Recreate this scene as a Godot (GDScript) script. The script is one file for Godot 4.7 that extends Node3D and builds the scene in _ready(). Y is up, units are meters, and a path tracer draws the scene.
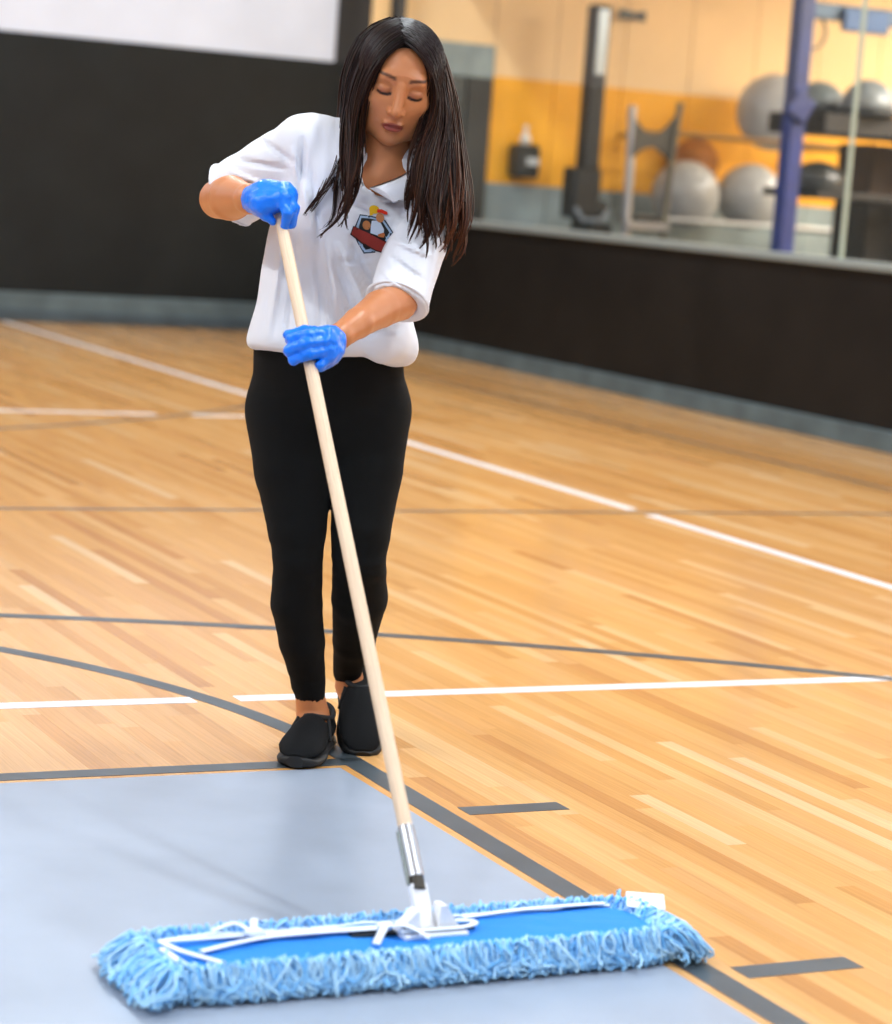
extends Node3D

# ---------------------------------------------------------------- geometry helpers
class Geo:
	var v := PackedVector3Array()
	var n := PackedVector3Array()
	var c := PackedColorArray()
	var t := PackedVector2Array()
	var i := PackedInt32Array()
	func pt(p: Vector3, nn: Vector3, col := Color.WHITE, uv := Vector2.ZERO) -> int:
		v.append(p); n.append(nn); c.append(col); t.append(uv)
		return v.size() - 1
	func tri(a: int, b: int, d: int) -> void:
		var f := (v[b] - v[a]).cross(v[d] - v[a])
		if f.dot(n[a] + n[b] + n[d]) > 0.0:
			i.append(a); i.append(d); i.append(b)
		else:
			i.append(a); i.append(b); i.append(d)
	func quad(a: int, b: int, d: int, e: int) -> void:
		tri(a, b, d); tri(a, d, e)
	# a flat convex face, turned away from the point "inside"
	func face(ps: Array, inside: Vector3, col := Color.WHITE, uvs := []) -> void:
		var nn: Vector3 = (ps[1] - ps[0]).cross(ps[2] - ps[0]).normalized()
		var mid := Vector3.ZERO
		for p in ps: mid += p
		mid /= ps.size()
		if nn.dot(mid - inside) < 0.0: nn = -nn
		var at := []
		for k in ps.size(): at.append(pt(ps[k], nn, col, uvs[k] if uvs else Vector2.ZERO))
		for k in range(1, ps.size() - 1): tri(at[0], at[k], at[k + 1])
	# box with chamfered edges
	func box(mid: Vector3, size: Vector3, bev := 0.0, basis := Basis.IDENTITY, col := Color.WHITE) -> void:
		var h := size / 2.0
		var g := func(x: float, y: float, z: float) -> Vector3: return mid + basis * Vector3(x, y, z)
		if bev <= 0.0:
			for ax in 3:
				for s in [-1.0, 1.0]:
					var ps := []
					for q in [[-1, -1], [1, -1], [1, 1], [-1, 1]]:
						var p := Vector3.ZERO
						p[ax] = s * h[ax]; p[(ax + 1) % 3] = q[0] * h[(ax + 1) % 3]; p[(ax + 2) % 3] = q[1] * h[(ax + 2) % 3]
						ps.append(mid + basis * p)
					face(ps, mid, col)
			return
		var k := h - Vector3.ONE * bev
		for ax in 3:
			var b := (ax + 1) % 3
			var d := (ax + 2) % 3
			for s in [-1.0, 1.0]:
				var ps := []
				for q in [[-1, -1], [1, -1], [1, 1], [-1, 1]]:
					var p := Vector3.ZERO
					p[ax] = s * h[ax]; p[b] = q[0] * k[b]; p[d] = q[1] * k[d]
					ps.append(mid + basis * p)
				face(ps, mid, col)
			for s1 in [-1.0, 1.0]:
				for s2 in [-1.0, 1.0]:
					var es := []
					for e in [[-1, 0], [1, 0], [1, 1], [-1, 1]]:
						var p := Vector3.ZERO
						p[ax] = e[0] * k[ax]
						p[b] = s1 * (h[b] if e[1] == 0 else k[b])
						p[d] = s2 * (k[d] if e[1] == 0 else h[d])
						es.append(mid + basis * p)
					face(es, mid, col)
		for sx in [-1.0, 1.0]:
			for sy in [-1.0, 1.0]:
				for sz in [-1.0, 1.0]:
					face([g.call(sx * h.x, sy * k.y, sz * k.z), g.call(sx * k.x, sy * h.y, sz * k.z), g.call(sx * k.x, sy * k.y, sz * h.z)], mid, col)
	# smooth tube through points; ry flattens it across "up"
	func tube(ps: PackedVector3Array, rs: Array, sides := 8, c0 := Color.WHITE, c1 := Color.WHITE, up := Vector3.ZERO, flat := 1.0, cap := true) -> void:
		var m := ps.size()
		var last := Vector3.ZERO
		var rows := []
		for k in m:
			var tan := (ps[mini(k + 1, m - 1)] - ps[maxi(k - 1, 0)]).normalized()
			var side: Vector3
			if up != Vector3.ZERO:
				side = tan.cross(up).normalized()
			elif last == Vector3.ZERO:
				side = tan.cross(Vector3.UP if absf(tan.y) < 0.9 else Vector3.RIGHT).normalized()
			else:
				side = (last - tan * last.dot(tan)).normalized()
			last = side
			var nrm := side.cross(tan).normalized()
			var r: float = rs[k] if rs.size() > 1 else rs[0]
			var col := c0.lerp(c1, float(k) / maxi(m - 1, 1))
			var row := []
			for s in sides:
				var a := TAU * s / sides
				var e := side * cos(a) * r + nrm * sin(a) * r * flat
				var nn := (side * cos(a) * flat + nrm * sin(a)).normalized()
				row.append(pt(ps[k] + e, nn, col, Vector2(float(s) / sides, float(k))))
			rows.append(row)
		for k in m - 1:
			for s in sides:
				var s2 := (s + 1) % sides
				quad(rows[k][s], rows[k][s2], rows[k + 1][s2], rows[k + 1][s])
		if cap:
			for e in [0, m - 1]:
				var tan := (ps[mini(e + 1, m - 1)] - ps[maxi(e - 1, 0)]).normalized() * (-1.0 if e == 0 else 1.0)
				var at := []
				for s in sides: at.append(pt(v[rows[e][s]], tan, c0 if e == 0 else c1))
				for s in range(1, sides - 1): tri(at[0], at[s], at[s + 1])
	# closed rings joined by smooth skin, fan caps
	func loft(rings: Array, col := Color.WHITE, cap0 := true, cap1 := true) -> void:
		var m: int = rings[0].size()
		var base := v.size()
		for k in rings.size():
			for s in m:
				var a: Vector3 = rings[k][(s + 1) % m] - rings[k][(s + m - 1) % m]
				var b: Vector3 = rings[mini(k + 1, rings.size() - 1)][s] - rings[maxi(k - 1, 0)][s]
				var mid := Vector3.ZERO
				for p in rings[k]: mid += p
				mid /= m
				var nn := a.cross(b).normalized()
				if nn.dot(rings[k][s] - mid) < 0.0: nn = -nn
				pt(rings[k][s], nn, col)
		for k in rings.size() - 1:
			for s in m:
				var s2 := (s + 1) % m
				quad(base + k * m + s, base + k * m + s2, base + (k + 1) * m + s2, base + (k + 1) * m + s)
		for e in [[cap0, 0, 1], [cap1, rings.size() - 1, rings.size() - 2]]:
			if e[0]:
				var ins := Vector3.ZERO
				for p in rings[e[2]]: ins += p
				face(rings[e[1]], ins / m, col)
	# profile of (radius, height) turned round the y axis of a transform
	func lathe(profile: Array, tr: Transform3D, sides := 24, col := Color.WHITE) -> void:
		var base := v.size()
		var m := profile.size()
		for k in m:
			var d: Vector2 = profile[mini(k + 1, m - 1)] - profile[maxi(k - 1, 0)]
			var out := Vector2(d.y, -d.x).normalized()
			for s in sides:
				var a := TAU * s / sides
				pt(tr * Vector3(profile[k].x * cos(a), profile[k].y, profile[k].x * sin(a)), tr.basis * Vector3(out.x * cos(a), out.y, out.x * sin(a)), col)
		for k in m - 1:
			for s in sides:
				var s2 := (s + 1) % sides
				quad(base + k * sides + s, base + k * sides + s2, base + (k + 1) * sides + s2, base + (k + 1) * sides + s)
	func ball(mid: Vector3, r: Vector3, rings := 20, sides := 32, col := Color.WHITE) -> void:
		var base := v.size()
		for k in rings + 1:
			var a := PI * k / rings
			for s in sides:
				var b := TAU * s / sides
				var d := Vector3(sin(a) * cos(b), cos(a), sin(a) * sin(b))
				pt(mid + d * r, (d / r).normalized(), col)
		for k in rings:
			for s in sides:
				var s2 := (s + 1) % sides
				quad(base + k * sides + s, base + k * sides + s2, base + (k + 1) * sides + s2, base + (k + 1) * sides + s)
	func mesh() -> ArrayMesh:
		var arr := []
		arr.resize(Mesh.ARRAY_MAX)
		arr[Mesh.ARRAY_VERTEX] = v; arr[Mesh.ARRAY_NORMAL] = n; arr[Mesh.ARRAY_COLOR] = c; arr[Mesh.ARRAY_TEX_UV] = t; arr[Mesh.ARRAY_INDEX] = i
		var m := ArrayMesh.new()
		m.add_surface_from_arrays(Mesh.PRIMITIVE_TRIANGLES, arr)
		return m

# distance field on a grid, meshed as surface nets
class Field:
	var o: Vector3
	var h: float
	var nx: int
	var ny: int
	var nz: int
	var d := PackedFloat32Array()
	func _init(lo: Vector3, hi: Vector3, cell: float) -> void:
		o = lo; h = cell
		nx = int((hi.x - lo.x) / cell) + 2; ny = int((hi.y - lo.y) / cell) + 2; nz = int((hi.z - lo.z) / cell) + 2
		d.resize(nx * ny * nz)
		d.fill(0.3)
	func blend(at: int, x: float, k: float, cut: bool) -> void:
		var a := d[at]
		if cut:
			var b := -x
			var m := maxf(a, b)
			if k > 0.0:
				var q := maxf(k - absf(a - b), 0.0) / k
				m += q * q * k * 0.25
			d[at] = m
		else:
			var m := minf(a, x)
			if k > 0.0:
				var q := maxf(k - absf(a - x), 0.0) / k
				m -= q * q * k * 0.25
			d[at] = m
	# tapered capsule; "ax" and "flat" squash it along one direction
	func cone(a: Vector3, b: Vector3, ra: float, rb: float, k := 0.0, cut := false, ax := Vector3.ZERO, flat := 1.0) -> void:
		var reach := maxf(ra, rb) * maxf(flat, 1.0) + k + 3.0 * h
		var lo := (a.min(b) - Vector3.ONE * reach - o) / h
		var hi := (a.max(b) + Vector3.ONE * reach - o) / h
		var ba := b - a
		var inv := 1.0 / maxf(ba.length_squared(), 1e-9)
		var squash := 1.0 / flat - 1.0
		var small := minf(flat, 1.0)
		for z in range(maxi(int(lo.z), 0), mini(int(hi.z) + 1, nz)):
			for y in range(maxi(int(lo.y), 0), mini(int(hi.y) + 1, ny)):
				for x in range(maxi(int(lo.x), 0), mini(int(hi.x) + 1, nx)):
					var pa := o + Vector3(x, y, z) * h - a
					var s := clampf(pa.dot(ba) * inv, 0.0, 1.0)
					var q := pa - ba * s
					if squash != 0.0:
						q += ax * (q.dot(ax) * squash)
					blend((z * ny + y) * nx + x, (q.length() - ra - (rb - ra) * s) * small, k, cut)
	func egg(mid: Vector3, r: Vector3, k := 0.0, cut := false, basis := Basis.IDENTITY) -> void:
		var big := maxf(r.x, maxf(r.y, r.z)) + k + 3.0 * h
		var lo := (mid - Vector3.ONE * big - o) / h
		var hi := (mid + Vector3.ONE * big - o) / h
		var inv := basis.inverse()
		for z in range(maxi(int(lo.z), 0), mini(int(hi.z) + 1, nz)):
			for y in range(maxi(int(lo.y), 0), mini(int(hi.y) + 1, ny)):
				for x in range(maxi(int(lo.x), 0), mini(int(hi.x) + 1, nx)):
					var e := (inv * (o + Vector3(x, y, z) * h - mid)) / r
					var k0 := e.length()
					var k1 := (e / r).length()
					blend((z * ny + y) * nx + x, k0 * (k0 - 1.0) / maxf(k1, 1e-6), k, cut)
	# everything on the side of the plane that "away" points to is cut off
	func plane(at: Vector3, away: Vector3, k := 0.0) -> void:
		for z in nz:
			for y in ny:
				for x in nx:
					var at_i := (z * ny + y) * nx + x
					if d[at_i] < 0.1:
						blend(at_i, -(o + Vector3(x, y, z) * h - at).dot(away), k, true)
	# the same, only within a ball
	func plane_in(at: Vector3, away: Vector3, mid: Vector3, r: float) -> void:
		for z in nz:
			for y in ny:
				for x in nx:
					var p := o + Vector3(x, y, z) * h
					if p.distance_squared_to(mid) < r * r:
						var at_i := (z * ny + y) * nx + x
						d[at_i] = maxf(d[at_i], (p - at).dot(away))
	func ripple(f: Callable) -> void:
		for z in nz:
			for y in ny:
				for x in nx:
					var at := (z * ny + y) * nx + x
					if absf(d[at]) < 3.0 * h:
						d[at] += f.call(o + Vector3(x, y, z) * h)
	func value(p: Vector3) -> float:
		var q := (p - o) / h
		var x := clampi(int(q.x), 0, nx - 2)
		var y := clampi(int(q.y), 0, ny - 2)
		var z := clampi(int(q.z), 0, nz - 2)
		var f := q - Vector3(x, y, z)
		var at := (z * ny + y) * nx + x
		var sy := nx
		var sz := nx * ny
		var a := lerpf(lerpf(d[at], d[at + 1], f.x), lerpf(d[at + sy], d[at + sy + 1], f.x), f.y)
		var b := lerpf(lerpf(d[at + sz], d[at + sz + 1], f.x), lerpf(d[at + sz + sy], d[at + sz + sy + 1], f.x), f.y)
		return lerpf(a, b, f.z)
	# where a line along -z (towards the body) meets the surface
	func front(x: float, y: float, z0: float) -> float:
		var z := z0
		while z > o.z + h and value(Vector3(x, y, z)) > 0.0:
			z -= 0.002
		return z
	func into(g: Geo, tr := Transform3D.IDENTITY, paint = null) -> void:
		var ids := PackedInt32Array()
		ids.resize(d.size())
		ids.fill(-1)
		var sy := nx
		var sz := nx * ny
		var off := [0, 1, sy, sy + 1, sz, sz + 1, sz + sy, sz + sy + 1]
		var edges := [[0, 1], [2, 3], [4, 5], [6, 7], [0, 2], [1, 3], [4, 6], [5, 7], [0, 4], [1, 5], [2, 6], [3, 7]]
		var far := 6.0 * h
		var w := PackedFloat32Array()
		w.resize(8)
		for z in nz - 1:
			for y in ny - 1:
				for x in nx - 1:
					var at := z * sz + y * sy + x
					if absf(d[at]) > far: continue
					var inside := 0
					for k in 8:
						w[k] = d[at + off[k]]
						if w[k] < 0.0: inside += 1
					if inside == 0 or inside == 8: continue
					var sum := Vector3.ZERO
					var cnt := 0
					for e in edges:
						var a: int = e[0]
						var b: int = e[1]
						if (w[a] < 0.0) != (w[b] < 0.0):
							var f := w[a] / (w[a] - w[b])
							var pa := Vector3(a & 1, (a >> 1) & 1, a >> 2)
							var pb := Vector3(b & 1, (b >> 1) & 1, b >> 2)
							sum += pa.lerp(pb, f); cnt += 1
					var p := o + (Vector3(x, y, z) + sum / cnt) * h
					var gr := Vector3(w[1] + w[3] + w[5] + w[7] - w[0] - w[2] - w[4] - w[6], w[2] + w[3] + w[6] + w[7] - w[0] - w[1] - w[4] - w[5], w[4] + w[5] + w[6] + w[7] - w[0] - w[1] - w[2] - w[3])
					ids[at] = g.pt(tr * p, (tr.basis * gr).normalized(), paint.call(p) if paint else Color.WHITE)
		for z in range(1, nz - 1):
			for y in range(1, ny - 1):
				for x in range(1, nx - 1):
					var at := z * sz + y * sy + x
					if ids[at] < 0: continue
					var s0 := d[at] < 0.0
					if s0 != (d[at + 1] < 0.0): four(g, ids, at, sy, sz)
					if s0 != (d[at + sy] < 0.0): four(g, ids, at, 1, sz)
					if s0 != (d[at + sz] < 0.0): four(g, ids, at, 1, sy)
	func four(g: Geo, ids: PackedInt32Array, at: int, a: int, b: int) -> void:
		var q := [ids[at], ids[at - a], ids[at - a - b], ids[at - b]]
		if q.min() >= 0: g.quad(q[0], q[1], q[2], q[3])

# ---------------------------------------------------------------- scene helpers
var taken := {}
func numbered(called: String) -> String:
	taken[called] = taken.get(called, -1) + 1
	return called if taken[called] == 0 else "%s_%03d" % [called, taken[called]]
func put(g, called: String, m: Material, parent: Node = null) -> MeshInstance3D:
	var o := MeshInstance3D.new()
	o.mesh = g.mesh() if g is Geo else g
	o.material_override = m
	o.name = called if parent else numbered(called)
	(parent if parent else self).add_child(o, true)
	return o
func thing(called: String, at: Vector3, turn := 0.0) -> Node3D:
	var o := Node3D.new()
	o.name = numbered(called)
	add_child(o)
	o.position = at
	o.rotation.y = turn
	return o
func tag(o: Node, label: String, category: String, group := "") -> void:
	o.set_meta("label", label)
	o.set_meta("category", category)
	if group: o.set_meta("group", group)
func structure(o: Node, label: String) -> Node:
	o.set_meta("kind", "structure")
	o.set_meta("label", label)
	return o
func rgb(r: int, g: int, b: int) -> Color:
	return Color8(r, g, b)
func lin(r: int, g: int, b: int) -> Color:
	return Color8(r, g, b).srgb_to_linear()
func mat(col: Color, rough := 0.6, metal := 0.0, spec := 0.5) -> StandardMaterial3D:
	var m := StandardMaterial3D.new()
	m.albedo_color = col
	m.roughness = rough
	m.metallic = metal
	m.metallic_specular = spec
	return m
func noise_image(seed_: int, size: int, freq: float, lo: float, hi: float, octaves := 4) -> ImageTexture:
	var f := FastNoiseLite.new()
	f.seed = seed_
	f.frequency = freq
	f.fractal_octaves = octaves
	var im := f.get_seamless_image(size, size)
	im.convert(Image.FORMAT_RGB8)
	for y in size:
		for x in size:
			var k := lerpf(lo, hi, im.get_pixel(x, y).r)
			im.set_pixel(x, y, Color(k, k, k))
	return ImageTexture.create_from_image(im)
func mottled(m: StandardMaterial3D, tex: Texture2D, scale: float) -> StandardMaterial3D:
	m.albedo_texture = tex
	m.uv1_triplanar = true
	m.uv1_world_triplanar = true
	m.uv1_scale = Vector3.ONE * scale
	return m
func relief(m: StandardMaterial3D, tex: Texture2D, scale: float, height: float) -> StandardMaterial3D:
	m.heightmap_enabled = true
	m.heightmap_texture = tex
	m.heightmap_scale = height
	m.uv1_triplanar = true
	m.uv1_scale = Vector3.ONE * scale
	return m
func curve(ps: Array, count: int) -> PackedVector3Array:
	var out := PackedVector3Array()
	var m := ps.size()
	for k in count:
		var s := float(k) / (count - 1) * (m - 1)
		var a := mini(int(s), m - 2)
		out.append((ps[a] as Vector3).cubic_interpolate(ps[a + 1], ps[maxi(a - 1, 0)], ps[mini(a + 2, m - 1)], s - a))
	return out

const GYM_X0 := -6.9
const GYM_X1 := 7.2
const GYM_Z0 := -15.95
const GYM_Z1 := 0.95
const GYM_TOP := 6.6
const ROOM_X1 := 13.6
const ROOM_Z1 := -6.0
const ROOM_TOP := 3.3
const LANE_X := 1.99
const FT_Z := -4.255
const MID_X := 0.16

var cam: Camera3D
var grain: ImageTexture
var cloud: ImageTexture
var fine: ImageTexture

func _ready() -> void:
	camera_and_air()
	grain = wood_image()
	cloud = noise_image(5, 256, 0.02, 0.78, 1.0)
	fine = noise_image(9, 256, 0.12, 0.0, 1.0, 3)
	gym_lights()
	shell()
	floor_planks()
	court_marks()
	fitness_room()
	person()
	dust_mop()

func camera_and_air() -> void:
	cam = Camera3D.new()
	cam.name = "camera"
	add_child(cam)
	cam.transform = Transform3D(Basis(Vector3(0.89419, 0.073442, 0.441622), Vector3(-0.005341, 0.988132, -0.153513), Vector3(-0.447655, 0.134911, 0.883971)), Vector3(0, 1.15, 0))
	var at := CameraAttributesPhysical.new()
	at.frustum_focal_length = 56.953
	at.frustum_focus_distance = 4.62
	at.exposure_aperture = 2.3
	at.frustum_near = 0.05
	at.frustum_far = 100.0
	cam.attributes = at
	cam.current = true
	var env := Environment.new()
	env.background_mode = Environment.BG_COLOR
	env.background_color = Color(0, 0, 0)
	env.tonemap_mode = Environment.TONE_MAPPER_LINEAR
	env.tonemap_exposure = 1.12
	env.sdfgi_enabled = true
	env.ssao_enabled = true
	env.ssil_enabled = true
	var we := WorldEnvironment.new()
	we.name = "air"
	we.environment = env
	add_child(we)

func ceiling_lamp(at: Vector3, size: Vector2, energy: float, label: String, col: Color, group: String) -> void:
	var t := thing("ceiling_light", at)
	tag(t, label, "ceiling light", group)
	var g := Geo.new()
	g.box(Vector3(0, -0.04, 0), Vector3(size.x + 0.06, 0.08, size.y + 0.06), 0.008)
	put(g, "housing", mat(rgb(225, 225, 225), 0.4), t)
	var e := mat(rgb(250, 250, 250), 0.5)
	e.emission_enabled = true
	e.emission = col
	e.emission_energy_multiplier = 2.0
	g = Geo.new()
	g.box(Vector3(0, -0.085, 0), Vector3(size.x, 0.008, size.y))
	put(g, "lamp_diffuser", e, t)
	var l := AreaLight3D.new()
	l.name = "lamp"
	l.area_size = size
	l.light_energy = energy
	l.light_color = col
	l.shadow_enabled = true
	l.position = Vector3(0, -0.095, 0)
	l.rotation.x = -PI / 2
	l.area_range = 40.0
	t.add_child(l)

func gym_lights() -> void:
	var sides := [[-3.9, "far from the glass wall"], [4.3, "near the glass wall"]]
	var places := ["first from the camera's end", "second from the camera's end", "third from the camera's end", "nearest the black end wall"]
	for side in sides:
		for k in 4:
			ceiling_lamp(Vector3(side[0], GYM_TOP, 0.0 - 4.1 * k), Vector2(0.32, 1.3), 20.0, "gym ceiling light %s, %s" % [side[1], places[k]], Color(0.95, 0.98, 1.0), "gym ceiling lights")
	var spots := [[12.6, -14.3, "far side, nearest the yellow wall"], [12.3, -11.4, "far side, middle of its row"], [12.3, -8.5, "far side, farthest from the yellow wall"], [10.4, -11.2, "glass side, nearer the yellow wall"], [10.4, -8.5, "glass side, farther from the yellow wall"]]
	for p in spots:
		ceiling_lamp(Vector3(p[0], ROOM_TOP, p[1]), Vector2(1.4, 0.9), 9.0 if p[1] < -14.0 else 16.0, "fitness room ceiling panel, %s" % p[2], Color(1.0, 0.97, 0.92), "fitness room ceiling lights")

func slab(called: String, lo: Vector3, hi: Vector3, m: Material, parent: Node = null, bev := 0.0) -> MeshInstance3D:
	var g := Geo.new()
	g.box((lo + hi) / 2, hi - lo, bev)
	return put(g, called, m, parent)

func shell() -> void:
	var black := mottled(mat(rgb(26, 30, 30), 0.5, 0.0, 0.35), cloud, 0.35)
	var white := mottled(mat(rgb(218, 225, 238), 0.7), noise_image(21, 128, 0.03, 0.95, 1.0), 0.3)
	var grey := mottled(mat(rgb(92, 108, 112), 0.55), cloud, 0.6)
	var T := 0.15
	# walls of the gym: black below 1.915 m, white above
	var w := Node3D.new()
	w.name = "wall_back"
	add_child(w)
	structure(w, "end wall, black below and white above")
	slab("lower_wall", Vector3(GYM_X0, 0, GYM_Z0 - T), Vector3(GYM_X1, 1.915, GYM_Z0), black, w)
	slab("upper_wall", Vector3(GYM_X0, 1.915, GYM_Z0 - T), Vector3(GYM_X1 - 0.26, GYM_TOP, GYM_Z0 - 0.01), white, w)
	slab("corner_post", Vector3(GYM_X1 - 0.26, 1.915, GYM_Z0 - T), Vector3(GYM_X1, GYM_TOP, GYM_Z0), mat(rgb(30, 31, 33), 0.5), w)
	for side in [["wall_left", Vector3(GYM_X0 - T, 0, GYM_Z0), Vector3(GYM_X0, 0, GYM_Z1)], ["wall_front", Vector3(GYM_X0, 0, GYM_Z1), Vector3(ROOM_X1, 0, GYM_Z1 + T)]]:
		w = Node3D.new()
		w.name = side[0]
		add_child(w)
		structure(w, "gym wall, black below and white above, outside the picture")
		slab("lower_wall", side[1], side[2] + Vector3(0, 1.915, 0), black, w)
		slab("upper_wall", side[1] + Vector3(0, 1.915, 0), side[2] + Vector3(0, GYM_TOP, 0), white, w)
	w = Node3D.new()
	w.name = "wall_right"
	add_child(w)
	structure(w, "black low wall under the long window")
	slab("lower_wall", Vector3(GYM_X1, 0, GYM_Z0), Vector3(GYM_X1 + 0.14, 0.865, GYM_Z1), mottled(mat(rgb(31, 28, 25), 0.55, 0.0, 0.3), cloud, 0.35), w)
	slab("upper_wall", Vector3(GYM_X1, ROOM_TOP, GYM_Z0), Vector3(GYM_X1 + 0.14, GYM_TOP, GYM_Z1), white, w)
	slab("end_wall", Vector3(GYM_X1 + 0.001, 0.865, ROOM_Z1), Vector3(GYM_X1 + 0.139, ROOM_TOP, GYM_Z1), white, w)
	structure(slab("ceiling", Vector3(GYM_X0, GYM_TOP, GYM_Z0), Vector3(GYM_X1 + 0.14, GYM_TOP + T, GYM_Z1), white), "white gym ceiling")
	# base strips
	var b := Geo.new()
	b.box(Vector3((GYM_X0 + GYM_X1) / 2 - 0.05, 0.1, GYM_Z0 + 0.012), Vector3(GYM_X1 - GYM_X0 - 0.1, 0.2, 0.024), 0.004)
	var bb := put(b, "baseboard_back", grey)
	structure(bb, "grey base strip along the black end wall")
	b = Geo.new()
	b.box(Vector3((GYM_X0 + GYM_X1) / 2 - 0.05, 0.04, GYM_Z0 + 0.034), Vector3(GYM_X1 - GYM_X0 - 0.1, 0.08, 0.02), 0.008)
	put(b, "cove", mottled(mat(rgb(68, 82, 90), 0.55), cloud, 0.6), bb)
	b = Geo.new()
	b.box(Vector3(GYM_X1 - 0.012, 0.053, (GYM_Z0 + GYM_Z1) / 2), Vector3(0.024, 0.106, GYM_Z1 - GYM_Z0), 0.004)
	structure(put(b, "baseboard_right", grey), "grey base strip under the black low wall")
	# sill, mullions and panes of the long window
	var alu := mat(rgb(150, 160, 158), 0.35, 0.3)
	b = Geo.new()
	b.box(Vector3(GYM_X1 + 0.055, 0.885, (GYM_Z0 + ROOM_Z1) / 2), Vector3(0.17, 0.04, ROOM_Z1 - GYM_Z0), 0.006)
	structure(put(b, "trim_1", alu), "pale grey sill under the long window")
	var win := Node3D.new()
	win.name = "window_1"
	add_child(win)
	structure(win, "long window of tall glass panes into the fitness room")
	var glass := mat(Color(0.93, 0.97, 0.95, 0.01), 0.03, 0.0, 0.22)
	glass.transparency = BaseMaterial3D.TRANSPARENCY_ALPHA
	var joints := [-15.9, -15.62, -13.9, -12.38, -10.88, -10.135, -8.6, -7.1, ROOM_Z1]
	for k in joints.size() - 1:
		slab("pane", Vector3(GYM_X1 + 0.045, 0.905, joints[k] + 0.001), Vector3(GYM_X1 + 0.055, ROOM_TOP, joints[k + 1] - 0.001), glass, win)
	var frame := mat(rgb(40, 42, 44), 0.4, 0.2)
	slab("mullion", Vector3(GYM_X1 + 0.01, 0.905, -15.665), Vector3(GYM_X1 + 0.09, ROOM_TOP, -15.575), frame, win)
	var edge := mat(rgb(165, 178, 165), 0.25)
	slab("glass_joint", Vector3(GYM_X1 + 0.04, 0.905, -10.143), Vector3(GYM_X1 + 0.06, ROOM_TOP, -10.127), edge, win)

func wood_image() -> ImageTexture:
	var f := FastNoiseLite.new()
	f.seed = 3
	f.frequency = 0.05
	f.fractal_octaves = 4
	var f2 := FastNoiseLite.new()
	f2.seed = 8
	f2.frequency = 0.01
	var im := Image.create(256, 512, false, Image.FORMAT_RGB8)
	for y in 512:
		for x in 256:
			var warp := f2.get_noise_2d(x * 0.6, y * 0.5) * 30.0
			var a := f.get_noise_2d(x * 2.2 + warp, y * 0.10) * 0.5 + 0.5
			var b := f2.get_noise_2d(x * 0.4 + 700.0, y * 0.35) * 0.5 + 0.5
			var k := 0.80 + 0.17 * a + 0.08 * b
			im.set_pixel(x, y, Color(minf(k + 0.02, 1.0), k * 0.985, k * 0.95))
	return ImageTexture.create_from_image(im)

func floor_planks() -> void:
	var base := slab("floor", Vector3(GYM_X0, -0.15, GYM_Z0), Vector3(GYM_X1, -0.02, GYM_Z1), mat(rgb(90, 58, 30), 0.8))
	structure(base, "polished hardwood sports floor of narrow strips")
	var m := mat(Color.WHITE, 0.2, 0.0, 0.5)
	m.vertex_color_use_as_albedo = true
	m.albedo_texture = grain
	m.roughness_texture = noise_image(31, 128, 0.05, 0.85, 1.0)
	var tones := [lin(222, 172, 107), lin(214, 162, 97), lin(226, 180, 119), lin(207, 154, 89), lin(230, 190, 135), lin(219, 168, 103), lin(198, 144, 83), lin(224, 176, 113), lin(217, 166, 105), lin(232, 198, 151)]
	var weight := [5, 4, 4, 3, 2, 5, 1, 5, 4, 1]
	var pool := []
	for k in tones.size():
		for j in weight[k]: pool.append(k)
	var lengths := [0.35, 0.5, 0.65, 0.8, 1.0, 1.2, 1.5]
	var rng := RandomNumberGenerator.new()
	rng.seed = 77
	var shared := {}
	var wide := 0.042
	var list := []
	var x := GYM_X0
	while x < GYM_X1 - 0.01:
		var w := minf(wide, GYM_X1 - x)
		var z: float = GYM_Z1 - rng.randf() * 0.3
		var first := true
		while z > GYM_Z0 + 0.001:
			var len_: float = lengths[rng.randi() % lengths.size()]
			if first:
				z = GYM_Z1 + 0.0
				len_ = rng.randf_range(0.2, 1.2)
				first = false
			var cut: bool = z - len_ < GYM_Z0 + 0.25
			if cut: len_ = z - GYM_Z0
			list.append({"x": x + w / 2, "z": z - len_ / 2, "l": len_, "w": w, "t": pool[rng.randi() % pool.size()], "s": w == wide and len_ in lengths and not cut, "o": rng.randi() % 4})
			z -= len_
		x += wide
	# the strips that show largest in the photograph are parts of their own
	var inv := cam.transform.affine_inverse()
	var f := 2430.0
	for p in list:
		var q: Vector3 = inv * Vector3(p.x, 0, p.z)
		var px := 446.0 + f * q.x / -q.z
		var py := 512.0 - f * q.y / -q.z
		p.a = 0.0
		if q.z < -1.0 and px > -20 and px < 912 and py < 1060 and p.s and not (p.x < LANE_X - 0.09 and p.z > FT_Z + 0.2):
			p.a = p.l / pow(-q.z, 3)
	list.sort_custom(func(a, b): return a.a > b.a)
	var rest := Geo.new()
	for k in list.size():
		var p: Dictionary = list[k]
		if k < 290 and p.a > 0.0:
			var key := "%d_%.2f_%d" % [p.t, p.l, p.o]
			if not shared.has(key):
				var g := Geo.new()
				plank(g, Vector3.ZERO, p.w, p.l, tones[p.t], p.o)
				shared[key] = g.mesh()
			var o := put(shared[key], "plank", m, base)
			o.position = Vector3(p.x, 0, p.z)
		else:
			plank(rest, Vector3(p.x, 0, p.z), p.w, p.l, tones[p.t], p.o)
	put(rest, "planks", m, base).set_meta("kind", "stuff")

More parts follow.
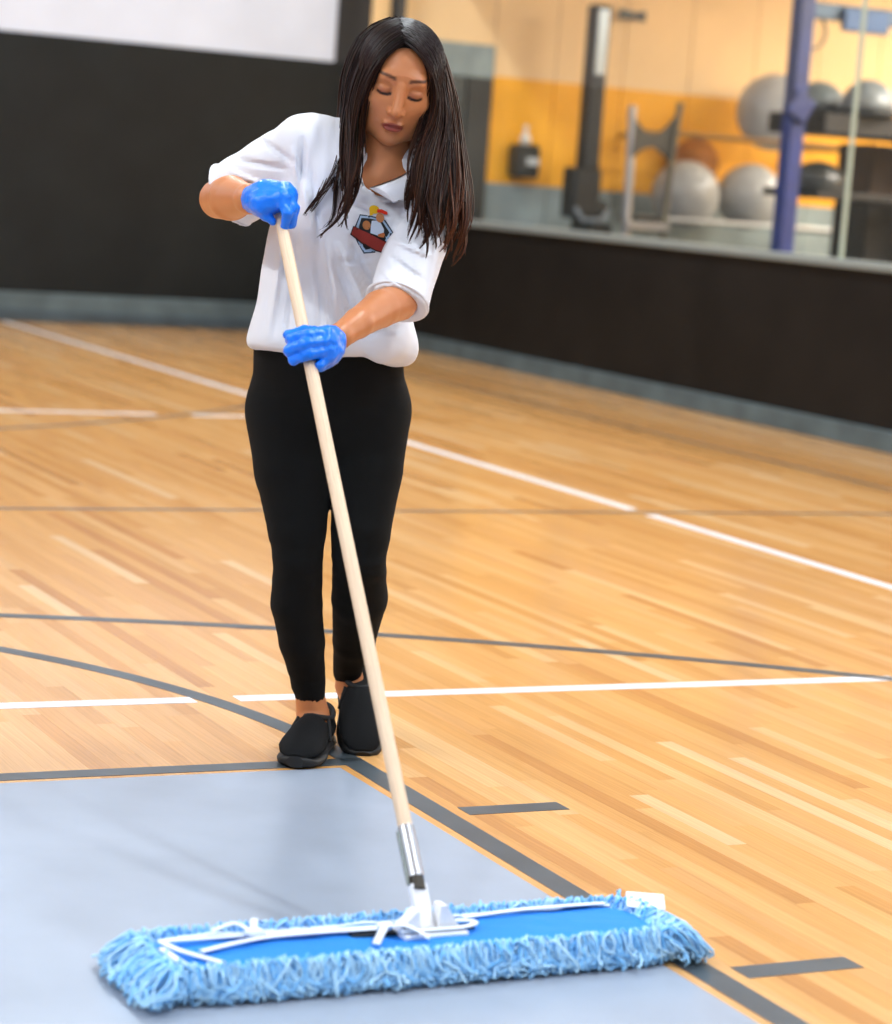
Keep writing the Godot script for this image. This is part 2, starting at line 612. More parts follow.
func plank(g: Geo, at: Vector3, w: float, l: float, col: Color, o: int) -> void:
	var e := 0.00015
	var x := w / 2 - e
	var z := l / 2 - e
	var top := [Vector3(-x, 0, -z), Vector3(x, 0, -z), Vector3(x, 0, z), Vector3(-x, 0, z)]
	var uv := []
	for k in 4:
		uv.append(Vector2(0.25 * o + (0.24 if k in [1, 2] else 0.01), (o * 0.37) + (l * 0.55 if k > 1 else 0.0)))
		top[k] += at
	g.face(top, at + Vector3(0, -0.01, 0), col, uv)
	for k in 4:
		var a: Vector3 = top[k]
		var b: Vector3 = top[(k + 1) % 4]
		g.face([a, b, b + Vector3(0, -0.018, 0), a + Vector3(0, -0.018, 0)], at + Vector3(0, -0.009, 0), col, [uv[k], uv[k], uv[k], uv[k]])

func court_marks() -> void:
	var fl := get_node("floor")
	var dark := mottled(mat(rgb(74, 84, 90), 0.3), cloud, 0.8)
	var white := mottled(mat(rgb(236, 238, 242), 0.28), noise_image(41, 128, 0.05, 0.93, 1.0), 0.8)
	var grey := mottled(mat(rgb(156, 167, 182), 0.3), noise_image(43, 256, 0.02, 0.93, 1.0, 5), 0.7)
	var y := 0.0008
	# painted lane, with a bare strip of wood between it and its border line
	put(flat_box(MID_X * 2 - LANE_X + 0.045, LANE_X - 0.047, FT_Z + 0.044, GYM_Z1 - 0.02, y), "painted_lane", grey, fl)
	for s in [-1.0, 1.0]:
		var cx: float = MID_X + s * (LANE_X - MID_X)
		put(flat_box(cx - 0.026, cx + 0.026, FT_Z - 0.026, GYM_Z1 - 0.02, y), "lane_line", dark, fl)
	put(flat_box(MID_X * 2 - LANE_X + 0.026, LANE_X - 0.026, FT_Z - 0.025, FT_Z + 0.025, y), "free_throw_line", dark, fl)
	for z in [-3.87, -2.94]:
		put(flat_box(LANE_X + 0.052, LANE_X + 0.262, z - 0.026, z + 0.026, y), "lane_mark", dark, fl)
	put(arc(Vector2(MID_X, FT_Z), 1.83, -PI, 0.0, 0.05, y), "free_throw_circle", dark, fl)
	put(arc(Vector2(MID_X, -0.065), 5.93, -2.9, -0.25, 0.05, y), "three_point_line", dark, fl)
	put(arc(Vector2(MID_X, -15.035), 5.93, 0.05, PI - 0.05, 0.032, y), "three_point_line", dark, fl)
	put(flat_box(GYM_X0 + 0.9, 6.25, -7.568, -7.538, y), "half_court_line", dark, fl)
	put(flat_box(6.24, 6.27, GYM_Z0 + 0.5, GYM_Z1 - 0.3, y), "side_line", dark, fl)
	put(arc(Vector2(MID_X, -7.55), 1.83, -PI, PI, 0.05, y), "centre_circle", dark, fl)
	# white volleyball lines, broken where the dark lines cross
	put(flat_box(4.6, 4.65, GYM_Z0 + 0.06, -10.995, y), "white_line", white, fl)
	put(flat_box(4.6, 4.65, -10.9, -7.62, y), "white_line", white, fl)
	put(flat_box(4.6, 4.65, -7.49, -3.88, y), "white_line", white, fl)
	put(flat_box(-4.3, 1.865, -4.845, -4.795, y), "white_line", white, fl)
	put(flat_box(1.965, 3.73, -4.845, -4.795, y), "white_line", white, fl)
	put(flat_box(3.775, 4.6, -4.845, -4.795, y), "white_line", white, fl)
	put(flat_box(-4.3, 3.77, -10.46, -10.41, y), "white_line", white, fl)
	put(flat_box(3.95, 4.6, -10.46, -10.41, y), "white_line", white, fl)

func flat_box(x0: float, x1: float, z0: float, z1: float, y: float) -> Geo:
	var g := Geo.new()
	g.box(Vector3((x0 + x1) / 2, y / 2, (z0 + z1) / 2), Vector3(x1 - x0, y, z1 - z0))
	return g

func arc(mid: Vector2, r: float, a0: float, a1: float, w: float, y: float) -> Geo:
	var g := Geo.new()
	var m := 96
	var last := []
	for k in m + 1:
		var a := lerpf(a0, a1, float(k) / m)
		var d := Vector3(cos(a), 0, sin(a))
		var c := Vector3(mid.x, y, mid.y)
		var now := [g.pt(c + d * (r - w / 2), Vector3.UP), g.pt(c + d * (r + w / 2), Vector3.UP), g.pt(c + d * (r + w / 2), d), g.pt(c + d * (r + w / 2) - Vector3(0, y, 0), d), g.pt(c + d * (r - w / 2), -d), g.pt(c + d * (r - w / 2) - Vector3(0, y, 0), -d)]
		if last:
			g.quad(last[0], last[1], now[1], now[0])
			g.quad(last[2], last[3], now[3], now[2])
			g.quad(last[4], last[5], now[5], now[4])
		last = now
	return g

# ---------------------------------------------------------------- the room behind the glass
func fitness_room() -> void:
	var T := 0.15
	var yellow := mottled(mat(rgb(250, 178, 22), 0.6), noise_image(51, 128, 0.03, 0.94, 1.0), 0.4)
	var peach := mottled(mat(rgb(243, 208, 152), 0.65), noise_image(52, 128, 0.03, 0.95, 1.0), 0.4)
	var grey := mottled(mat(rgb(150, 168, 172), 0.6), cloud, 0.4)
	var x0 := GYM_X1 + 0.14
	structure(slab("floor_fitness", Vector3(x0, -0.15, GYM_Z0), Vector3(ROOM_X1, 0.0, ROOM_Z1), mottled(mat(rgb(52, 54, 56), 0.7), cloud, 2.0)), "dark rubber floor of the fitness room")
	structure(slab("ceiling_fitness", Vector3(x0, ROOM_TOP, GYM_Z0), Vector3(ROOM_X1, ROOM_TOP + T, ROOM_Z1), mat(rgb(230, 228, 222), 0.7)), "white ceiling of the fitness room")
	structure(slab("wall_fitness_right", Vector3(ROOM_X1, 0, GYM_Z0), Vector3(ROOM_X1 + T, ROOM_TOP, ROOM_Z1), peach), "peach side wall of the fitness room")
	structure(slab("wall_fitness_front", Vector3(x0, 0, ROOM_Z1), Vector3(ROOM_X1, ROOM_TOP, ROOM_Z1 + T), peach), "peach near wall of the fitness room")
	var w := slab("wall_fitness_back", Vector3(GYM_X1, 0, GYM_Z0 - T), Vector3(ROOM_X1, ROOM_TOP, GYM_Z0 - 0.02), mat(rgb(120, 90, 50), 0.8))
	structure(w, "end wall of tall panels, grey, yellow and peach from the floor up")
	var x := 8.19
	var seams := [8.19, 8.71, 9.28, 9.86, 10.44, 11.02, 11.6, 12.18, 12.76, ROOM_X1]
	for k in seams.size() - 1:
		for b in [[0.0, 1.157, grey], [1.157, 1.925, yellow], [1.925, ROOM_TOP, peach]]:
			slab("panel", Vector3(seams[k] + 0.004, b[0], GYM_Z0 - 0.02), Vector3(seams[k + 1] - 0.004, b[1], GYM_Z0), b[2], w)
	slab("panel", Vector3(GYM_X1 + 0.002, 2.14, GYM_Z0 - 0.02), Vector3(8.186, ROOM_TOP, GYM_Z0), peach, w)
	# grey door with a panel over it, at the end of the window
	var d := Node3D.new()
	d.name = "door_1"
	add_child(d)
	d.position = Vector3(7.36, 0, GYM_Z0)
	structure(d, "dark grey door with a pale panel above it")
	var dk := mottled(mat(rgb(58, 66, 68), 0.45), cloud, 0.8)
	slab("door_leaf", Vector3(0.0, 0, -0.015), Vector3(0.62, 1.9, 0.015), mottled(mat(rgb(70, 78, 78), 0.4), cloud, 0.8), d, 0.004)
	slab("jamb", Vector3(-0.06, 0, -0.018), Vector3(0.0, 1.9, 0.04), dk, d)
	slab("jamb", Vector3(0.62, 0, -0.018), Vector3(0.82, 1.9, 0.04), mat(rgb(34, 38, 38), 0.5), d)
	slab("transom", Vector3(-0.06, 1.9, -0.018), Vector3(0.82, 2.135, 0.045), mottled(mat(rgb(138, 156, 156), 0.5), cloud, 0.8), d, 0.004)
	var g := Geo.new()
	g.tube(PackedVector3Array([Vector3(0.54, 1.0, 0.015), Vector3(0.54, 1.0, 0.06), Vector3(0.46, 1.0, 0.065)]), [0.009], 8)
	put(g, "door_handle", mat(rgb(170, 170, 170), 0.3, 1.0), d)
	# wipes dispenser
	var t := thing("wipes_dispenser", Vector3(8.455, 1.21, GYM_Z0 + 0.09))
	tag(t, "black wall dispenser with a white nozzle on the yellow wall", "dispenser")
	g = Geo.new()
	g.box(Vector3(0, 0.12, 0), Vector3(0.19, 0.24, 0.17), 0.02)
	put(g, "case", mat(rgb(30, 34, 34), 0.45), t)
	g = Geo.new()
	g.lathe([Vector2(0.0, 0.0), Vector2(0.038, 0.0), Vector2(0.04, 0.05), Vector2(0.028, 0.075), Vector2(0.014, 0.085), Vector2(0.013, 0.12), Vector2(0.022, 0.125), Vector2(0.02, 0.14), Vector2(0.0, 0.145)], Transform3D(Basis.IDENTITY, Vector3(0.0, 0.238, 0)), 16)
	put(g, "nozzle", mat(rgb(230, 228, 220), 0.5), t)
	g = Geo.new()
	g.box(Vector3(0.03, 0.12, 0.087), Vector3(0.1, 0.055, 0.004))
	put(g, "label_plate", mat(rgb(190, 200, 205), 0.5), t)
	g = Geo.new()
	g.box(Vector3(0, 0.1, -0.086), Vector3(0.12, 0.16, 0.006))
	put(g, "bracket", mat(rgb(90, 92, 92), 0.5, 0.5), t)
	cable_machine()
	frame_stand()
	balls_and_racks()

func cable_machine() -> void:
	var t := thing("cable_machine", Vector3(8.7, 0, -15.35))
	tag(t, "tall black column of a cable exercise machine against the yellow wall", "exercise machine")
	var steel := mat(rgb(60, 66, 68), 0.35, 0.5)
	var blk := mat(rgb(18, 20, 20), 0.5)
	var g := Geo.new()
	g.box(Vector3(0, 1.23, 0), Vector3(0.125, 2.46, 0.14), 0.012)
	put(g, "column", blk, t)
	g = Geo.new()
	g.box(Vector3(0.0, 2.2, 0.073), Vector3(0.085, 0.46, 0.008), 0.002)
	put(g, "cover_plate", mat(rgb(150, 160, 165), 0.3, 0.6), t)
	g = Geo.new()
	g.box(Vector3(-0.09, 1.13, 0.1), Vector3(0.22, 0.36, 0.2), 0.02)
	put(g, "carriage", blk, t)
	g = Geo.new()
	g.box(Vector3(0, 0.04, 0.1), Vector3(0.26, 0.08, 0.7), 0.01)
	put(g, "base", steel, t)
	g = Geo.new()
	g.box(Vector3(0.02, 0.5, 0.12), Vector3(0.2, 0.86, 0.24), 0.02)
	put(g, "weight_stack", mat(rgb(34, 37, 37), 0.45, 0.3), t)
	g = Geo.new()
	g.tube(PackedVector3Array([Vector3(-0.19, 1.02, 0.22), Vector3(-0.16, 0.94, 0.28), Vector3(-0.02, 0.95, 0.3), Vector3(0.05, 1.02, 0.26)]), [0.02], 8)
	put(g, "grip", mat(rgb(120, 128, 135), 0.4, 0.3), t)
	g = Geo.new()
	g.lathe([Vector2(0.0, -0.02), Vector2(0.07, -0.02), Vector2(0.055, 0.0), Vector2(0.07, 0.02), Vector2(0.0, 0.02)], Transform3D(Basis(Vector3.RIGHT, PI / 2), Vector3(0.05, 1.02, 0.14)), 20)
	put(g, "pulley", blk, t)
	# bow-tie shaped wall hook beside the column
	t = thing("wall_bracket", Vector3(9.28, 2.46, GYM_Z0))
	tag(t, "small dark bow-tie shaped bracket high on the peach wall", "bracket")
	g = Geo.new()
	for s in [-1.0, 1.0]:
		g.loft([[Vector3(s * 0.1, 0.04, 0.05), Vector3(s * 0.1, 0.04, 0.1), Vector3(s * 0.1, -0.04, 0.1), Vector3(s * 0.1, -0.04, 0.05)], [Vector3(s * 0.03, 0.022, 0.055), Vector3(s * 0.03, 0.022, 0.095), Vector3(s * 0.03, -0.022, 0.095), Vector3(s * 0.03, -0.022, 0.055)], [Vector3(0, 0.02, 0.055), Vector3(0, 0.02, 0.095), Vector3(0, -0.02, 0.095), Vector3(0, -0.02, 0.055)]])
	put(g, "grip", mat(rgb(84, 92, 92), 0.5), t)
	g = Geo.new()
	g.box(Vector3(0, 0, 0.03), Vector3(0.04, 0.06, 0.06), 0.004)
	put(g, "wall_plate", mat(rgb(90, 92, 90), 0.5, 0.4), t)

func frame_stand() -> void:
	var t := thing("exercise_stand", Vector3(8.985, 0, -15.08))
	tag(t, "silver and black exercise stand with a dark curved cross plate", "exercise stand")
	var silver := mat(rgb(190, 192, 196), 0.3, 0.6)
	var dark := mat(rgb(70, 66, 56), 0.5)
	var g := Geo.new()
	g.tube(PackedVector3Array([Vector3(-0.11, 1.77, 0), Vector3(-0.09, 1.4, 0), Vector3(-0.06, 0.02, 0)]), [0.03], 12)
	put(g, "post", silver, t)
	g = Geo.new()
	g.tube(PackedVector3Array([Vector3(0.265, 1.82, 0.03), Vector3(0.215, 1.35, 0.05), Vector3(0.14, 0.02, 0.1)]), [0.024], 12)
	put(g, "post", mat(rgb(96, 92, 78), 0.45, 0.3), t)
	# plate with hollowed upper and lower edges
	var top := []
	var bot := []
	for k in 13:
		var s := k / 12.0
		var x := lerpf(-0.1, 0.24, s)
		var dip := 1.0 - pow(absf(s * 2 - 1), 1.8)
		top.append(Vector2(x, 1.69 + 0.03 * s - 0.125 * dip))
		bot.append(Vector2(x, 1.40 - 0.02 * s + 0.1 * dip))
	g = Geo.new()
	for k in 12:
		for z in [0.0, 0.03]:
			g.face([Vector3(top[k].x, top[k].y, z), Vector3(top[k + 1].x, top[k + 1].y, z), Vector3(bot[k + 1].x, bot[k + 1].y, z), Vector3(bot[k].x, bot[k].y, z)], Vector3(top[k].x, 1.5, 0.015))
		for e in [top, bot]:
			g.face([Vector3(e[k].x, e[k].y, 0), Vector3(e[k + 1].x, e[k + 1].y, 0), Vector3(e[k + 1].x, e[k + 1].y, 0.03), Vector3(e[k].x, e[k].y, 0.03)], Vector3(e[k].x, 1.53, 0.015))
	put(g, "cross_plate", dark, t)
	g = Geo.new()
	g.box(Vector3(0.04, 0.93, 0.08), Vector3(0.34, 0.05, 0.06), 0.008)
	put(g, "crossbar", silver, t)
	g = Geo.new()
	g.box(Vector3(0.04, 0.025, 0.08), Vector3(0.3, 0.05, 0.34), 0.008)
	put(g, "base", mat(rgb(70, 70, 70), 0.5), t)

func balls_and_racks() -> void:
	var silver := mottled(mat(rgb(186, 190, 192), 0.24), noise_image(61, 128, 0.04, 0.9, 1.0), 1.0)
	var rail := mat(rgb(200, 204, 205), 0.35, 0.5)
	# two rails on the wall that carry the balls
	var t := thing("ball_rack", Vector3(9.9, 0, GYM_Z0))
	tag(t, "wall rack of slim metal rails holding the silver exercise balls", "rack")
	for y in [0.99, 1.61]:
		for z in [0.35, 0.75]:
			var g := Geo.new()
			g.tube(PackedVector3Array([Vector3(-0.6, y, z), Vector3(1.0, y, z)]), [0.014], 8)
			put(g, "rail", rail if y < 1.2 else mat(rgb(150, 110, 50), 0.5), t)
	for x in [-0.57, 0.95]:
		for y in [0.99, 1.61]:
			var g := Geo.new()
			g.box(Vector3(x, y - 0.02, 0.38), Vector3(0.03, 0.03, 0.76), 0.004)
			put(g, "arm", mat(rgb(120, 116, 100), 0.4, 0.4), t)
	var label := ["silver exercise ball on the lower rail, nearest the exercise stand", "silver exercise ball on the lower rail, nearest the blue upright", "large silver exercise ball on the upper rail, partly behind the blue upright"]
	var spots := [Vector3(9.575, 1.175, -15.4), Vector3(10.14, 1.195, -15.4), Vector3(10.29, 1.83, -15.4)]
	var r := [0.25, 0.245, 0.285]
	for k in 3:
		var b := thing("exercise_ball", spots[k])
		tag(b, label[k], "exercise ball", "silver exercise balls")
		var g := Geo.new()
		g.ball(Vector3.ZERO, Vector3.ONE * r[k], 32, 48)
		put(g, "ball", silver, b)
		g = Geo.new()
		for j in [-2, -1, 0, 1, 2]:
			var ring := PackedVector3Array()
			var a: float = j * 0.22
			for s in 33: ring.append(Vector3(cos(TAU * s / 32.0) * cos(a), sin(a), sin(TAU * s / 32.0) * cos(a)) * r[k])
			g.tube(ring, [0.004], 5)
		put(g, "ribs", silver, b)
		b.rotation = Vector3(0.5, 0.3 * k, 0.4)
	# a wall-hung orange-brown ball between the two lower ones
	var ob := thing("medicine_ball", Vector3(9.86, 1.42, -15.76))
	tag(ob, "brown ball behind and between the two lower silver balls", "ball")
	var bg := Geo.new()
	bg.ball(Vector3.ZERO, Vector3.ONE * 0.18, 24, 36)
	put(bg, "ball", mat(rgb(168, 104, 30), 0.6), ob)
	bg = Geo.new()
	var seam := PackedVector3Array()
	for s in 33: seam.append(Vector3(cos(TAU * s / 32.0), sin(TAU * s / 32.0), 0) * 0.18)
	bg.tube(seam, [0.003], 5)
	put(bg, "seam", mat(rgb(110, 66, 20), 0.6), ob)
	# blue storage rack
	t = thing("storage_rack", Vector3(8.7, 0, -12.8))
	tag(t, "blue upright storage rack with thick black shelves near the glass", "rack")
	var blue := mottled(mat(rgb(16, 44, 118), 0.45), cloud, 1.5)
	for p in [Vector2(0, 0), Vector2(1.5, 0), Vector2(1.5, -0.6)]:
		var g := Geo.new()
		g.box(Vector3(p.x, 1.35, p.y), Vector3(0.11, 2.7, 0.11), 0.008)
		put(g, "upright", blue, t)
	var g2 := Geo.new()
	g2.box(Vector3(0.75, 2.36, 0), Vector3(1.4, 0.1, 0.09), 0.008)
	put(g2, "top_beam", mat(rgb(72, 92, 110), 0.4, 0.3), t)
	g2 = Geo.new()
	g2.box(Vector3(0.42, 2.32, 0.07), Vector3(0.34, 0.14, 0.05), 0.008)
	put(g2, "beam_plate", mat(rgb(58, 84, 120), 0.4, 0.3), t)
	g2 = Geo.new()
	var loop := PackedVector3Array()
	for s in 15: loop.append(Vector3(0.07, 2.23, 0) + Vector3(sin(PI * 1.2 * s / 14.0 + 0.2), cos(PI * 1.2 * s / 14.0 + 0.2), 0) * 0.11)
	g2.tube(loop, [0.009], 6)
	put(g2, "strap_loop", mat(rgb(90, 92, 90), 0.6), t)
	for y in [1.68, 1.235]:
		g2 = Geo.new()
		g2.box(Vector3(0.86, y, -0.3), Vector3(1.28, 0.05 if y < 1.5 else 0.13, 0.64), 0.01)
		put(g2, "shelf", mat(rgb(22, 20, 19), 0.55), t)
	g2 = Geo.new()
	g2.box(Vector3(-0.01, 1.76, 0.075), Vector3(0.16, 0.16, 0.04), 0.01, Basis(Vector3.FORWARD, 0.5))
	put(g2, "gusset", blue, t)
	# half balls and other things on its shelves
	var gl := ["grey half-dome balance trainer on the upper black shelf, nearest the blue upright", "grey half-dome balance trainer on the upper black shelf, at the picture's right edge", "dark dome balance trainer on the lower black shelf"]
	var gp := [Vector3(9.19, 1.745, -13.25), Vector3(9.3, 1.745, -12.87), Vector3(9.05, 1.26, -12.98)]
	var gc := [rgb(112, 122, 122), rgb(128, 136, 138), rgb(44, 46, 44)]
	for k in 3:
		var b := thing("balance_trainer", gp[k])
		tag(b, gl[k], "balance trainer", "balance trainers on the shelves")
		var g := Geo.new()
		var prof := [Vector2(0.0, 0.0)]
		for s in 11:
			var a := s / 10.0 * PI / 2
			prof.append(Vector2(cos(a) * 0.175, 0.045 + sin(a) * [0.17, 0.19, 0.14][k]))
		g.lathe(prof, Transform3D.IDENTITY, 32)
		put(g, "dome", mottled(mat(gc[k], 0.35), cloud, 2.0), b)
		g = Geo.new()
		g.lathe([Vector2(0.0, 0.0), Vector2(0.165, 0.0), Vector2(0.182, 0.012), Vector2(0.182, 0.035), Vector2(0.177, 0.046), Vector2(0.0, 0.046)], Transform3D.IDENTITY, 32)
		put(g, "platform", mat(rgb(40, 42, 42), 0.5), b)
	t = thing("plyo_box", Vector3(10.15, 0, -13.75))
	tag(t, "tall brown and black box behind the black shelves of the blue rack", "box")
	g2 = Geo.new()
	g2.box(Vector3(0, 0.6, 0), Vector3(0.56, 1.2, 0.4), 0.01)
	put(g2, "lower_case", mat(rgb(26, 22, 20), 0.6), t)
	g2 = Geo.new()
	g2.box(Vector3(0, 1.4, 0), Vector3(0.56, 0.4, 0.4), 0.01)
	put(g2, "upper_case", mottled(mat(rgb(70, 46, 24), 0.6), cloud, 1.0), t)
	g2 = Geo.new()
	g2.box(Vector3(0.05, 1.16, 0.202), Vector3(0.09, 0.05, 0.006))
	put(g2, "tag_plate", mat(rgb(210, 215, 225), 0.4), t)

# ---------------------------------------------------------------- the person
const POLE_TOP := Vector3(-0.1655, 1.0794, 0.2200)
const POLE_END := Vector3(0.1926, 0.0702, 1.1900)

func person() -> void:
	var t := thing("person", Vector3(1.95, 0, -4.25), -deg_to_rad(26.87))
	tag(t, "woman in white polo shirt and black leggings pushing the blue dust mop", "person")
	body(t)
	shirt(t)
	leggings(t)
	shoes(t)
	gloves(t)
	hair(t)

var head_tr := Transform3D(Basis.from_euler(Vector3(deg_to_rad(19), deg_to_rad(4), deg_to_rad(-8))).scaled(Vector3.ONE * 0.93), Vector3(0.0337, 1.3228, 0.0750))

func skin_paint(p: Vector3) -> Color:
	var c := lin(197, 127, 82)
	if p.z > 0.03:
		var ax := absf(p.x)
		# lips
		var ly0 := -0.0655 - 0.0025 * pow(ax / 0.022, 2)
		var lip := pow(p.x / 0.0235, 2) + pow((p.y - ly0) / 0.0098, 2)
		c = c.lerp(lin(138, 62, 50), 1.0 - smoothstep(0.6, 1.15, lip))
		# brows
		var bs := (ax - 0.013) / 0.042
		if bs > -0.1 and bs < 1.1:
			var by := 0.0295 + 0.005 * sin(clampf(bs, 0.0, 1.0) * 2.5)
			var thick := lerpf(0.0042, 0.0022, clampf(bs, 0, 1))
			var on := (1.0 - smoothstep(thick * 0.5, thick * 1.35, absf(p.y - by))) * smoothstep(-0.08, 0.1, bs) * (1.0 - smoothstep(0.9, 1.08, bs))
			c = c.lerp(lin(70, 40, 26), on * 0.9)
		# lowered lids and lashes
		var es := (ax - 0.031) / 0.0165
		if absf(es) < 1.0:
			var ly := 0.0 - 0.0045 * (1.0 - es * es)
			c = c.lerp(lin(168, 102, 66), (1.0 - smoothstep(0.7, 1.0, absf(es))) * smoothstep(ly - 0.002, ly, p.y) * (1.0 - smoothstep(ly + 0.009, ly + 0.014, p.y)))
			c = c.lerp(lin(34, 20, 16), (1.0 - smoothstep(0.0018, 0.0046, absf(p.y - ly))) * (1.0 - smoothstep(0.8, 1.0, absf(es))))
	return c

func body(t: Node3D) -> void:
	var g := Geo.new()
	# head
	var f := Field.new(Vector3(-0.1, -0.15, -0.13), Vector3(0.1, 0.14, 0.13), 0.0028)
	f.egg(Vector3(0, 0.031, -0.018), Vector3(0.074, 0.078, 0.09))
	f.egg(Vector3(0, -0.025, 0.022), Vector3(0.062, 0.085, 0.064), 0.03)
	f.cone(Vector3(-0.03, -0.075, 0.03), Vector3(0.03, -0.075, 0.03), 0.026, 0.026, 0.03)
	f.egg(Vector3(0, -0.096, 0.056), Vector3(0.022, 0.017, 0.018), 0.02)
	for s in [-1.0, 1.0]:
		f.egg(Vector3(s * 0.041, -0.02, 0.05), Vector3(0.022, 0.02, 0.02), 0.02)
		f.egg(Vector3(s * 0.069, -0.005, -0.01), Vector3(0.008, 0.03, 0.018), 0.006)
	f.cone(Vector3(-0.034, 0.028, 0.068), Vector3(0.034, 0.028, 0.068), 0.012, 0.012, 0.015)
	for s in [-1.0, 1.0]:
		f.egg(Vector3(s * 0.031, 0.006, 0.09), Vector3(0.017, 0.012, 0.014), 0.014, true)
		f.egg(Vector3(s * 0.031, 0.002, 0.069), Vector3(0.0155, 0.011, 0.0115), 0.004)
	f.cone(Vector3(0, 0.016, 0.080), Vector3(0, -0.03, 0.1), 0.0065, 0.0105, 0.012)
	for s in [-1.0, 1.0]:
		f.egg(Vector3(s * 0.0115, -0.034, 0.089), Vector3(0.0075, 0.007, 0.010), 0.006)
	f.egg(Vector3(0, -0.0605, 0.082), Vector3(0.019, 0.0055, 0.0085), 0.009)
	f.egg(Vector3(0, -0.0715, 0.080), Vector3(0.017, 0.0065, 0.009), 0.007)
	f.cone(Vector3(-0.021, -0.068, 0.085), Vector3(0, -0.0655, 0.0905), 0.0016, 0.0016, 0.004, true)
	f.cone(Vector3(0.021, -0.068, 0.085), Vector3(0, -0.0655, 0.0905), 0.0016, 0.0016, 0.004, true)
	f.into(g, head_tr, skin_paint)
	# trunk, neck, legs (mostly under the clothes)
	var skin := lin(197, 127, 82)
	var paint := func(_p: Vector3) -> Color: return skin
	f = Field.new(Vector3(-0.26, 0.0, -0.36), Vector3(0.24, 1.36, 0.2), 0.0125)
	var z := Vector3(0, 0, 1)
	f.cone(Vector3(-0.0684, 0.7771, -0.0600), Vector3(-0.0635, 0.6873, -0.0800), 0.125, 0.13, 0.0, false, z, 0.68)
	f.cone(Vector3(-0.0678, 0.9631, -0.0350), Vector3(-0.0684, 0.7771, -0.0600), 0.088, 0.11, 0.03, false, z, 0.68)
	f.cone(Vector3(-0.0575, 1.1269, 0.0050), Vector3(-0.0678, 0.9631, -0.0350), 0.1, 0.088, 0.03, false, z, 0.6)
	f.cone(Vector3(-0.0990, 1.1805, 0.0100), Vector3(0.0493, 1.1574, 0.0100), 0.034, 0.034, 0.03)
	f.cone(Vector3(-0.1334, 0.6534, -0.0700), Vector3(-0.0999, 0.4076, 0.0100), 0.065, 0.04, 0.03)
	f.cone(Vector3(-0.0999, 0.4076, 0.0100), Vector3(-0.0592, 0.0968, -0.1000), 0.038, 0.026, 0.006)
	f.cone(Vector3(0.0051, 0.6628, -0.0800), Vector3(0.0179, 0.4150, -0.0000), 0.065, 0.04, 0.03)
	f.cone(Vector3(0.0179, 0.4150, -0.0000), Vector3(0.0048, 0.1239, -0.2300), 0.038, 0.026, 0.006)
	f.into(g, Transform3D.IDENTITY, paint)
	# neck, ankles and arms on finer grids
	f = Field.new(Vector3(-0.12, 1.05, -0.1), Vector3(0.16, 1.36, 0.2), 0.007)
	f.cone(head_tr * Vector3(0, -0.03, -0.025), Vector3(0.0063, 1.1561, 0.0300), 0.05, 0.054, 0.02)
	f.cone(Vector3(-0.0465, 1.1334, 0.0450), Vector3(0.0445, 1.1326, 0.0450), 0.045, 0.045, 0.03)
	f.into(g, Transform3D.IDENTITY, paint)
	f = Field.new(Vector3(-0.14, 0.0, -0.36), Vector3(0.1, 0.22, 0.04), 0.007)
	f.cone(Vector3(-0.0663, 0.1230, -0.0900), Vector3(-0.0556, 0.0672, -0.1050), 0.029, 0.033, 0.006)
	f.cone(Vector3(-0.0556, 0.0672, -0.1050), Vector3(-0.0553, 0.0371, -0.0400), 0.033, 0.018, 0.006)
	f.cone(Vector3(0.0031, 0.1552, -0.2200), Vector3(0.0102, 0.1086, -0.2250), 0.027, 0.03, 0.006)
	f.cone(Vector3(0.0102, 0.1086, -0.2250), Vector3(0.0312, 0.0457, -0.1750), 0.03, 0.018, 0.006)
	f.into(g, Transform3D.IDENTITY, paint)
	f = Field.new(Vector3(-0.4, 0.98, -0.2), Vector3(-0.08, 1.28, 0.26), 0.0075)
	f.cone(Vector3(-0.1418, 1.1831, 0.0000), Vector3(-0.3032, 1.0818, -0.0700), 0.038, 0.036)
	f.cone(Vector3(-0.3032, 1.0818, -0.0700), Vector3(-0.2703, 1.0868, 0.0300), 0.038, 0.043, 0.006)
	f.cone(Vector3(-0.2703, 1.0868, 0.0300), Vector3(-0.2217, 1.0894, 0.1700), 0.041, 0.025, 0.006)
	f.cone(Vector3(-0.2217, 1.0894, 0.1700), Vector3(-0.1970, 1.0896, 0.2000), 0.025, 0.022, 0.015)
	f.into(g, Transform3D.IDENTITY, paint)
	f = Field.new(Vector3(-0.08, 0.78, -0.06), Vector3(0.17, 1.2, 0.52), 0.0075)
	f.cone(Vector3(0.0859, 1.1280, 0.0200), Vector3(0.0653, 0.9217, 0.1800), 0.04, 0.034)
	f.cone(Vector3(0.0653, 0.9217, 0.1800), Vector3(0.0336, 0.9100, 0.2500), 0.034, 0.034, 0.006)
	f.cone(Vector3(0.0336, 0.9100, 0.2500), Vector3(-0.0003, 0.8878, 0.3500), 0.034, 0.027, 0.006)
	f.cone(Vector3(-0.0003, 0.8878, 0.3500), Vector3(-0.0278, 0.8664, 0.4100), 0.027, 0.0225, 0.006)
	f.cone(Vector3(-0.0278, 0.8664, 0.4100), Vector3(-0.0516, 0.8560, 0.4400), 0.0225, 0.02, 0.006)
	f.into(g, Transform3D.IDENTITY, paint)
	var m := mat(Color.WHITE, 0.42, 0.0, 0.45)
	m.vertex_color_use_as_albedo = true
	m.subsurf_scatter_enabled = true
	m.subsurf_scatter_strength = 0.12
	put(g, "body", m, t)

var shirt_field: Field

